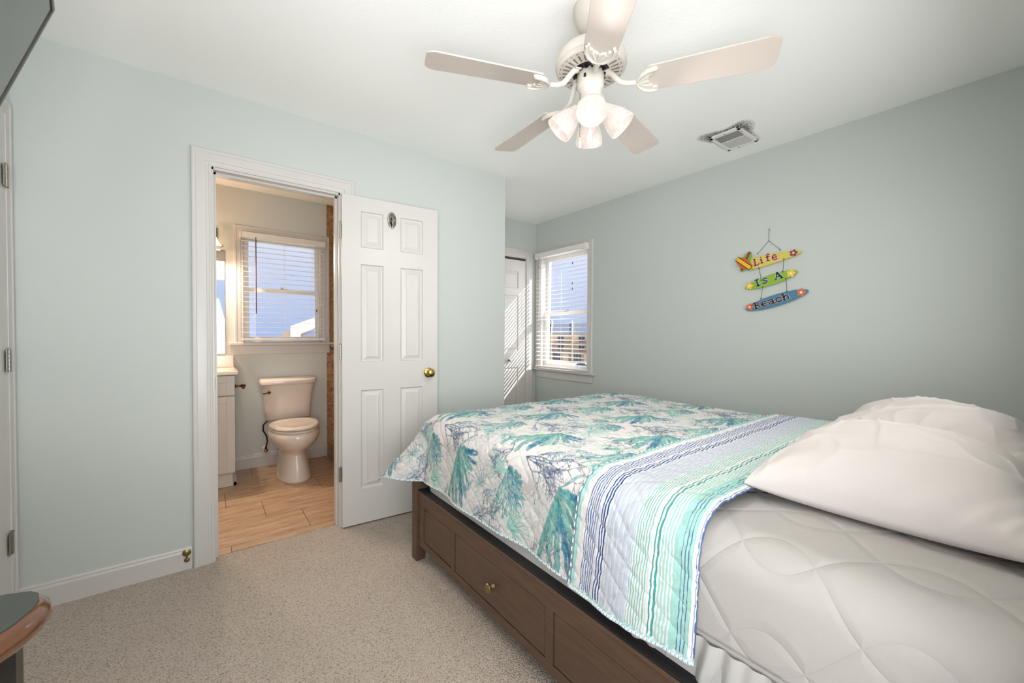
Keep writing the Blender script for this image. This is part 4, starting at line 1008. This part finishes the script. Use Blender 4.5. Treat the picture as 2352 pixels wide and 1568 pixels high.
def quilt_disp(Sg, Tg):
    w_ = .062; a = (Sg * .82 + Tg * .57) / w_; c = (-Sg * .82 + Tg * .57) / w_
    da = np.abs(a - np.round(a)); dc = np.abs(c - np.round(c)); m_ = np.minimum(da, dc) * 2
    puff = np.sqrt(np.clip(m_ * 2.0, 0, 1)) * .0042
    cr = .0022 * vnoise(Sg * 1.0 + Tg * .3, Tg, 8, 60) + .0016 * vnoise(Sg, Tg + Sg * .5, 9, 110)
    hang = np.clip(-Sg * 5, 0, 1)
    big = hang * (.010 * np.sin(Tg * 9 + 1.3) + .006 * np.sin(Tg * 21 + .5)) * np.clip(-Sg / .3, 0, 1) + .010 * vnoise(Sg, Tg, 12, 3.0) + .006 * vnoise(Sg, Tg, 14, 7)
    return puff + cr + big + .012
def quilt_mat(name):
    k = NT(name); at = k.n('ShaderNodeAttribute'); at.attribute_name = 'pattern'
    k.set(Base_Color=at.outputs['Color'], Roughness=.85); k.b.inputs['Specular IOR Level'].default_value = .12; k.b.inputs['Sheen Weight'].default_value = .1
    c = k.co(); k.bump(k.m('ADD', k.noise(k.mapv(c, (1, 2.2, 1), rot=(0, 0, .7)), 70, 3, .6, .6), k.m('MULTIPLY', k.noise(c, 900, 2), .25)), .55, .003)
    return k.mat
M_QUILT = quilt_mat('coral_print_quilt'); M_STRIPE = quilt_mat('striped_quilt_reverse')
st = .003
s_arr = np.arange(-.378, 1.352 + .30, st); t_arr = np.arange(.80, 1.920 + .350, st)
QX, QXR, QF, QZ = 1.033, 2.385, 1.920, .748
qo, QP = drape('quilt', s_arr, t_arr, QX, QXR, QF, QZ, .10, .10, quilt_disp, M_QUILT, corner=.22, cols=coral_cols)
tag(qo, 'teal and blue coral print quilt with striped turned-back end, on the bed', 'quilt')
d = qo.modifiers.new('solid', 'SOLIDIFY'); d.thickness = .006; d.offset = -1
# striped turned-back end
bands = []
def stripes():
    Wc, NV, LB, GR, TL, MT = (238, 234, 231), (84, 112, 160), (200, 210, 222), (134, 190, 178), (70, 166, 158), (172, 219, 208)
    out = [(.842, MT), (.832, NV), (.829, MT), (.815, Wc), (.792, Wc)]
    y = .790
    while y > .738: out += [(y, NV), (y - .0032, Wc), (y - .0065, (204, 214, 232))]; y -= .0088
    out += [(.736, Wc), (.730, (36, 84, 148)), (.726, Wc), (.721, (36, 84, 148)), (.716, Wc), (.711, (28, 76, 142)), (.706, Wc)]
    y = .700
    while y > .610: out += [(y, LB), (y - .008, (222, 224, 228)), (y - .012, (200, 204, 212))]; y -= .017
    y = .604
    while y > .552: out += [(y, GR), (y - .0028, Wc), (y - .006, (206, 226, 220))]; y -= .0078
    out += [(.548, Wc), (.541, TL), (.537, Wc), (.531, TL), (.525, Wc)]
    y = .520
    while y > .480: out += [(y, MT), (y - .005, Wc)]; y -= .009
    out += [(.479, MT), (.463, NV), (.461, MT), (.4535, NV), (.4515, MT), (.444, NV), (.442, MT), (.432, Wc), (.424, NV), (.4225, Wc), (.4205, NV)]
    ys = np.array([o_[0] for o_ in out]); cs = np.array([S(*o_[1])[:3] for o_ in out])
    return ys, cs
SY, SC_ = stripes()
SHEM0, SHEM1 = .842, .418
def stripe_cols(Sg, Tg):
    # map the panel (t from T0 to T1) onto the stripe positions, with hand-stitched waviness
    yy = SHEM1 + (Tg - ST1) / (ST0 - ST1) * (SHEM0 - SHEM1) + .0022 * vnoise(Sg, Tg, 21, 26) + .0012 * vnoise(Sg, Tg, 22, 70)
    idx = np.clip(np.searchsorted(-SY, -yy, side='right') - 1, 0, len(SY) - 1)
    c = SC_[idx]
    hem = (Sg < S_HEM + .012)
    pip = (np.floor((Tg + Sg * .7) / .006) % 3)[..., None]
    binding = np.where(pip > 0, np.array(S(170, 218, 210)[:3]), np.array(S(236, 232, 230)[:3]))
    return np.where(hem[..., None], binding, c) * .76
ST0, ST1, S_HEM = .855, .470, -.376
def stripe_disp(Sg, Tg):
    e = np.clip((ST0 - Tg) / .012, 0, 1) * np.clip((Tg - ST1) / .012, 0, 1); e = np.sqrt(np.clip(e, 0, 1))
    return quilt_disp(Sg, Tg) + .004 + .009 * e + np.clip(-Sg / .35, 0, 1) * .010
so, _ = drape('striped_turnback', np.arange(S_HEM, 1.352 + .30, st), np.arange(ST1, ST0, .0012), QX, QXR, QF, QZ, .10, .10, stripe_disp, M_STRIPE, parent=qo, corner=0, cols=stripe_cols)
so['label'] = 'blue and mint striped turned-back end'
d = so.modifiers.new('solid', 'SOLIDIFY'); d.thickness = .009; d.offset = -1
# piping along hems
def piping(P, name, cfn, r=.0042, step=2):
    pts = [tuple(p) for p in P[::step]]; n = 8; b = MB(); b.tube(pts, r, n)
    ob = b.build(name, M_QUILT, qo, smooth=True); me = ob.data
    ca = me.color_attributes.new('pattern', 'FLOAT_COLOR', 'POINT'); cc = np.ones((len(me.vertices), 4), dtype=np.float32)
    for i in range(len(me.vertices)):
        k = i // n; cc[i, :3] = cfn(k, i % n)
    ca.data.foreach_set('color', cc.reshape(-1)); return ob
PC = [np.array(S(*c)[:3]) for c in ((150, 212, 200), (238, 234, 232), (88, 110, 160))]
cf = lambda k, j: PC[((k + j // 2) % 4) if ((k + j // 2) % 4) < 3 else 1]
piping(QP[0], 'piping', cf)
_, SP = so, _
piping(SP[:, -1], 'piping', lambda k, j: PC[2] if (k + j // 2) % 4 < 2 else PC[1], .0035, 2)
piping(SP[0], 'piping', cf, .0045)

# ------------------------------------------------------------------ pillows
def pillow(name, cx, cy, a_, b_, rz, T, seed, label, zb=.745, tilt=0.0):
    n = 120; u = np.linspace(-1, 1, n); U, V = np.meshgrid(u, u, indexing='ij')
    U2 = np.sign(U) * (1 - (1 - np.abs(U)) ** 1.5); V2 = np.sign(V) * (1 - (1 - np.abs(V)) ** 1.5)
    xx = a_ * U2 * (1 - .07 * (1 - V2 ** 2)); yy = b_ * V2 * (1 - .09 * (1 - U2 ** 2))
    e = np.clip((1 - U2 ** 2) * (1 - V2 ** 2), 0, 1)
    th = e ** .40
    wr = np.random.default_rng(seed)
    rdg = lambda sd, sc_, kx, ky: 1 - np.abs(vnoise(xx * kx + yy * .4 + 5, yy * ky - xx * .3 + 7, sd, sc_)) * 2
    fold = .010 * vnoise(xx * 1.0 + 5, yy + 5, seed, 9) + .022 * vnoise(xx + 5, yy + 5, seed + 1, 3.5) + .012 * (rdg(seed + 2, 5, 1.2, .5) ** 6 - .3) + .007 * (rdg(seed + 3, 9, .6, 1.4) ** 8 - .2)
    rim = np.exp(-((1 - np.maximum(np.abs(U2), np.abs(V2))) / .16) ** 2)
    pleat = .006 * np.sin((xx * np.abs(V2) ** 4 + yy * np.abs(U2) ** 4) * 60 + 4 * vnoise(xx, yy, seed + 5, 5)) * rim * (th > .05)
    zc = .052 * np.clip(1 - (1 - th) * .25, 0, 1)
    top = zc + T * .72 * th + (fold + pleat) * np.clip(th * 1.6, 0, 1); bot = zc - np.minimum(T * .42 * th, zc - .002) + 0 * pleat
    vs = []; b = MB()
    ca, sa = math.cos(rz), math.sin(rz)
    def put(zz):
        X_ = cx + xx * ca - yy * sa; Y_ = cy + xx * sa + yy * ca
        return np.stack([X_, Y_, zb + zz + tilt * xx], -1).reshape(-1, 3)
    A_, B_ = put(top), put(bot); idx = np.arange(n * n).reshape(n, n)
    q1 = np.stack([idx[:-1, :-1], idx[1:, :-1], idx[1:, 1:], idx[:-1, 1:]], -1).reshape(-1, 4); q2 = q1[:, ::-1] + n * n
    me = bpy.data.meshes.new(name); me.from_pydata(np.concatenate([A_, B_]).tolist(), [], np.concatenate([q1, q2]).tolist())
    bm = bmesh.new(); bm.from_mesh(me); bmesh.ops.remove_doubles(bm, verts=bm.verts, dist=.0004); bmesh.ops.recalc_face_normals(bm, faces=bm.faces); bm.to_mesh(me); bm.free()
    me.polygons.foreach_set('use_smooth', [True] * len(me.polygons)); me.materials.append(M_PILLOW)
    ob = bpy.data.objects.new(name, me); C.objects.link(ob); tag(ob, label, 'pillow', 'white pillows at the head of the bed')
    # seam along the side rim
    sea = MB()
    return ob, zc, xx, yy
p1 = pillow('pillow', 1.545, .232, .355, .262, 0.02, .20, 31, 'nearer plump white pillow, its corner reaching over the mattress pad')
p2 = pillow('pillow', 2.262, .245, .33, .285, -.04, .19, 57, 'farther white pillow lying by the right wall')
# stitched side seam and small tag of the near pillow
b = MB(); pts = []
for i in range(40):
    v = 1 - 1.7 * i / 39; y = .232 + .262 * v * .985; x = 1.545 - .355 * (1 - .07 * (1 - v * v)) * 1.0; pts.append((x + .012 - .02 * (1 - v * v) * 0, y, .7975 + .014 * (1 - v * v)))
b.tube(pts, .0012, 5); b.build('seam', M_TAG, p1[0], smooth=True)

# ------------------------------------------------------------------ dresser (left edge) and television
t = thing('dresser', 'black dresser with bow-front top and reddish brown moulded edge', 'dresser', (-.45, .45, 0))
def dress_outline(off):
    r = []
    for (x, y) in ((-.635, .985), (-.30, .990), (-.245, .985), (-.212, .972), (-.196, .952), (-.190, .925), (-.192, .895), (-.203, .862), (-.220, .832), (-.238, .80), (-.25, .76), (-.25, .70), (-.235, .60), (-.21, .50), (-.20, .40), (-.21, .30), (-.235, .20), (-.25, .10), (-.24, .02), (-.215, -.02), (-.195, -.06), (-.19, -.09), (-.2, -.12), (-.25, -.14), (-.635, -.14)):
        r.append(Vector((x, y)))
    n = len(r); out = []
    for i, p in enumerate(r):
        d = (r[(i + 1) % n] - r[i - 1]).normalized(); nn = Vector((d.y, -d.x)); nn = -nn
        q = p + nn * off; q.x = max(q.x, -.635); out.append((q.x + .45, q.y - .45))
    return out
b = MB(); secs = []
n = len(dress_outline(0))
for off, zz in ((.020, .738), (.009, .740), (.002, .748), (.0, .757), (.002, .766), (.008, .774), (.016, .779)): secs.append([(x, y, zz) for x, y in dress_outline(-off)])
loft(b, secs, n); b.build('top_edge', mat('reddish_brown_edge', S(96, 60, 38), .16, coat=.5), t, smooth=True, angle=60)['label'] = 'glossy reddish brown moulded edge'
b = MB(); loft(b, [[(x, y, zz) for x, y in dress_outline(-.013)] for zz in (.770, .779, .781)], n); b.build('top', mat('dark_grey_top', S(66, 68, 63), .35), t, bevel=.001)
b = MB(); loft(b, [[(x, y, zz) for x, y in dress_outline(-.030)] for zz in (.06, .40, .742)], n); bo = b.build('body', mat('black_lacquer', S(24, 26, 26), .3, bump=(400, .1, .001)), t)
for zz in (.09, .31, .53):
    b = MB(); b.box(.155, .168, -.30, .28, zz, zz + .19); dr = b.build('drawer', MATS['black_lacquer'], t, bevel=.003)
    for yk in (-.2, .14):
        b = MB(); b.lathe([(0, .168), (.006, .168), (.006, .180), (.014, .186), (.012, .194), (0, .196)], 14, (0, yk, zz + .1), axis='x'); b.build('knob', M_BRASS, dr, smooth=True)
for x, y in ((-.16, .48), (-.16, -.54), (.17, -.50), (.17, .44)):
    b = MB(); b.box(x - .02, x + .02, y - .02, y + .02, 0, .06); b.build('leg', MATS['black_lacquer'], t)

t = thing('television', 'flat black television on a wall arm at the upper left corner', 'television', (XS, 1.0, 1.8))
c0 = Vector((-.292, 1.501, 1.993)); e = Vector((.16, -.987, 0)).normalized(); dn = Vector((-.302, -.03, -.953)); dn = (dn - e * dn.dot(e)).normalized(); nn = e.cross(dn).normalized(); nn = nn if nn.x > 0 else -nn
TWD, THT = .95, .55
def tp(a, b_, h): return tuple(c0 + e * a + dn * b_ + nn * h - t.location)
b = MB(); b.prism([(0, 0), (TWD, 0), (TWD, THT), (0, THT)], -.022, -.003, tp); b.build('housing', M_BLACK, t, bevel=.003)
b = MB(); bz = .011
for q in ((0, TWD, 0, bz), (0, TWD, THT - .018, THT), (0, bz, 0, THT), (TWD - bz, TWD, 0, THT)): b.prism([(q[0], q[2]), (q[1], q[2]), (q[1], q[3]), (q[0], q[3])], -.004, .003, tp)
b.build('bezel', mat('graphite_bezel', S(70, 68, 66), .3, .4), t, bevel=.001)
M_SCR = mat('dark_glossy_screen', S(52, 54, 52), .12, spec=.9)
b = MB(); b.prism([(bz, bz), (TWD - bz, bz), (TWD - bz, THT - .018), (bz, THT - .018)], -.004, .0005, tp); b.build('screen', M_SCR, t)
b = MB(); b.prism([(TWD / 2 - .1, .15), (TWD / 2 + .1, .15), (TWD / 2 + .1, .37), (TWD / 2 - .1, .37)], -.045, -.022, tp)
mid = Vector(tp(TWD / 2, .26, -.045)); b.tube([tuple(mid), (.16, .2, -.06), (.0, .05, -.06)], .018, 8); b.box(.003, .02, -.06, .16, -.16, .04); b.build('wall_arm', M_BLACK, t)

# ------------------------------------------------------------------ outside
GZ = -7.6
M_CREAM = mat('cream_siding', S(205, 188, 166), .8); M_ROOF = mat('grey_roof', S(96, 108, 134), .8); M_FIN = mat('cream_party_wall', S(214, 196, 168), .7); M_GLS = mat('dark_window', S(58, 74, 92), .2); M_RAILM = mat('deck_rail', S(150, 128, 116), .8); M_TAN = mat('tan_wall', S(206, 178, 146), .8)
g = NT('asphalt_lot'); v = g.noise(g.co(), .4, 4); g.set(Base_Color=g.ramp(v, [(.3, S(150, 152, 148)), (.7, S(196, 194, 184))]), Roughness=.9)
structure(MB().box(-150, 320, 8, 330, GZ - .2, GZ).build('ground', g.mat), 'pale paved ground outside far below the windows', 'ground')
def townhouse(name, label, cx, cy, ang, units, uw=7.0, H=9.2, grp=None):
    t = thing(name, label, 'building', (cx, cy, GZ), grp, ang)
    W_ = units * uw; b = MB(); b.box(-W_ / 2, W_ / 2, 0, 10, 0, H); b.build('walls', M_CREAM, t)
    b = MB(); b.add([(-W_ / 2, -.3, H), (W_ / 2, -.3, H), (W_ / 2, 5.5, H + 3.9), (-W_ / 2, 5.5, H + 3.9), (-W_ / 2, 10, H), (W_ / 2, 10, H)], [(0, 1, 2, 3), (3, 2, 5, 4), (0, 3, 4), (1, 5, 2), (0, 4, 5, 1)]); b.build('roof', M_ROOF, t)
    for i in range(units + 1):
        x = -W_ / 2 + i * uw; b = MB()
        for side in (0,): b.add([(x - .22, -1.6, 0), (x - .22, -1.6, H - .2), (x - .22, -.5, H + .3), (x - .22, 5.5, H + 4.6), (x - .22, 6.2, H + 3.6), (x - .22, 6.2, 0), (x + .22, -1.6, 0), (x + .22, -1.6, H - .2), (x + .22, -.5, H + .3), (x + .22, 5.5, H + 4.6), (x + .22, 6.2, H + 3.6), (x + .22, 6.2, 0)], [(0, 1, 2, 3, 4, 5), (11, 10, 9, 8, 7, 6)] + [(k, (k + 1) % 6 + 6 if False else k + 6, (k + 1) % 6 + 6, (k + 1) % 6) for k in range(6)])
        b.build('party_wall', M_FIN, t)
    for i in range(units):
        x = -W_ / 2 + (i + .5) * uw
        for fl, z0 in enumerate((6.3, 3.3)):
            b = MB(); b.box(x - 1.6, x + .7, -.06, .05, z0 + .0, z0 + 2.1); w_ = b.build('window', M_FIN, t)
            b = MB()
            for a in (x - 1.5, x - .4): b.box(a, a + .98, -.1, -.04, z0 + .1, z0 + 2.0)
            b.build('pane', M_GLS, w_)
            b = MB(); b.box(x - uw / 2 + .25, x + uw / 2 - .25, -1.5, 0, z0 - .35, z0 - .1)
            for k in range(20): xx = x - uw / 2 + .35 + k * (uw - .7) / 19; b.box(xx - .05, xx + .05, -1.5, -1.42, z0 - .1, z0 + .85)
            b.box(x - uw / 2 + .25, x + uw / 2 - .25, -1.52, -1.4, z0 + .85, z0 + .97); b.build('balcony', M_RAILM, t)
        b = MB(); b.box(x - 2.9, x - .5, -.08, .05, .1, 2.5); b.build('garage_door', M_GLS, t)
        b = MB(); b.box(x + .3, x + 2.3, -1.2, .05, .0, 2.4); b.build('entry_box', M_TAN, t)
D = 136
townhouse('townhouse_row', 'cream townhouse row with grey roofs seen through the bedroom window', D * .725, D * .70, math.radians(-46), 12)
def gable(name, label, cx, cy, ang, w_, h, rise, flip=1):
    t = thing(name, label, 'building', (cx, cy, GZ), None, ang)
    b = MB(); b.box(0, w_, 0, 8, 0, h); b.build('walls', M_CREAM, t)
    for k in range(2):
        x0 = k * w_ * .42; b = MB()
        P2 = [(x0, h - 1.4), (x0, h + .5), (x0 + w_ * .62, h + rise), (x0 + w_ * .62, h + rise - .9), (x0 + .9, h - .25), (x0 + .9, h - 1.4)]
        if flip < 0: P2 = [(w_ - x, z_) for x, z_ in P2]
        b.prism(P2, .25 + k * .3, .7 + k * .3, lambda x, z_, hh: (x, -hh, z_)); b.build('parapet', M_FIN, t)
        b = MB(); q = [(x0 + .9, h - .5), (x0 + w_ * .62, h + rise - 1.2), (x0 + w_ * .62, h - .6)]
        if flip < 0: q = [(w_ - x, z_) for x, z_ in q]
        b.prism(q, .05, .24 + k * .3, lambda x, z_, hh: (x, -hh, z_)); b.build('roof', M_ROOF, t)
    for k in range(3):
        b = MB(); b.box(.8 + k * w_ * .3, 2.0 + k * w_ * .3, -.08, .02, h - 3.5, h - 1.6); b.build('window', M_GLS, t)
gable('beach_house', 'cream house with stepped slanted parapets, right of the bathroom window', 6.9, 46, -.05, 11, 8.7 + .3, 3.4)
gable('beach_house', 'cream house corner with slanted parapet, left in the bathroom window', -6.4, 47, 0, 9.9, 9.2, 1.6, -1)
# parked cars
def car(cx, cy, ang, m, label):
    t = thing('parked_car', label, 'car', (cx, cy, GZ), 'cars parked outside', ang)
    b = MB(); pr = [(-2.2, .35), (-2.25, .8), (-1.5, .95), (-.9, 1.42), (.7, 1.45), (1.4, 1.0), (2.2, .88), (2.25, .4), (2.1, .3), (-2.1, .3)]
    b.prism(pr, -.85, .85, lambda x, z_, h: (x, h, z_)); b.build('body', m, t, bevel=.08, smooth=True)
    b = MB(); b.prism([(-1.35, .98), (-.85, 1.36), (.64, 1.38), (1.25, 1.0)], -.87, .87, lambda x, z_, h: (x, h, z_)); b.build('windows', M_GLS, t)
    for x in (-1.4, 1.4):
        for y in (-.8, .8): b = MB(); b.lathe([(0, -.1), (.3, -.1), (.33, -.06), (.33, .06), (.3, .1), (0, .1)], 20, (x, y, .33), axis='y'); b.build('wheel', M_BLACK, t, smooth=True)
car(31.5, 29.5, math.radians(-46), mat('teal_car_paint', S(110, 178, 170), .25, coat=.5), 'teal car parked nearest below the bedroom window')
car(78, 72, math.radians(-46), mat('blue_car_paint', S(60, 110, 150), .25, coat=.5), 'blue car parked in front of the townhouse row')
car(72, 79, math.radians(-46), mat('grey_car_paint', S(80, 92, 108), .25, coat=.5), 'grey car parked left of the blue car')
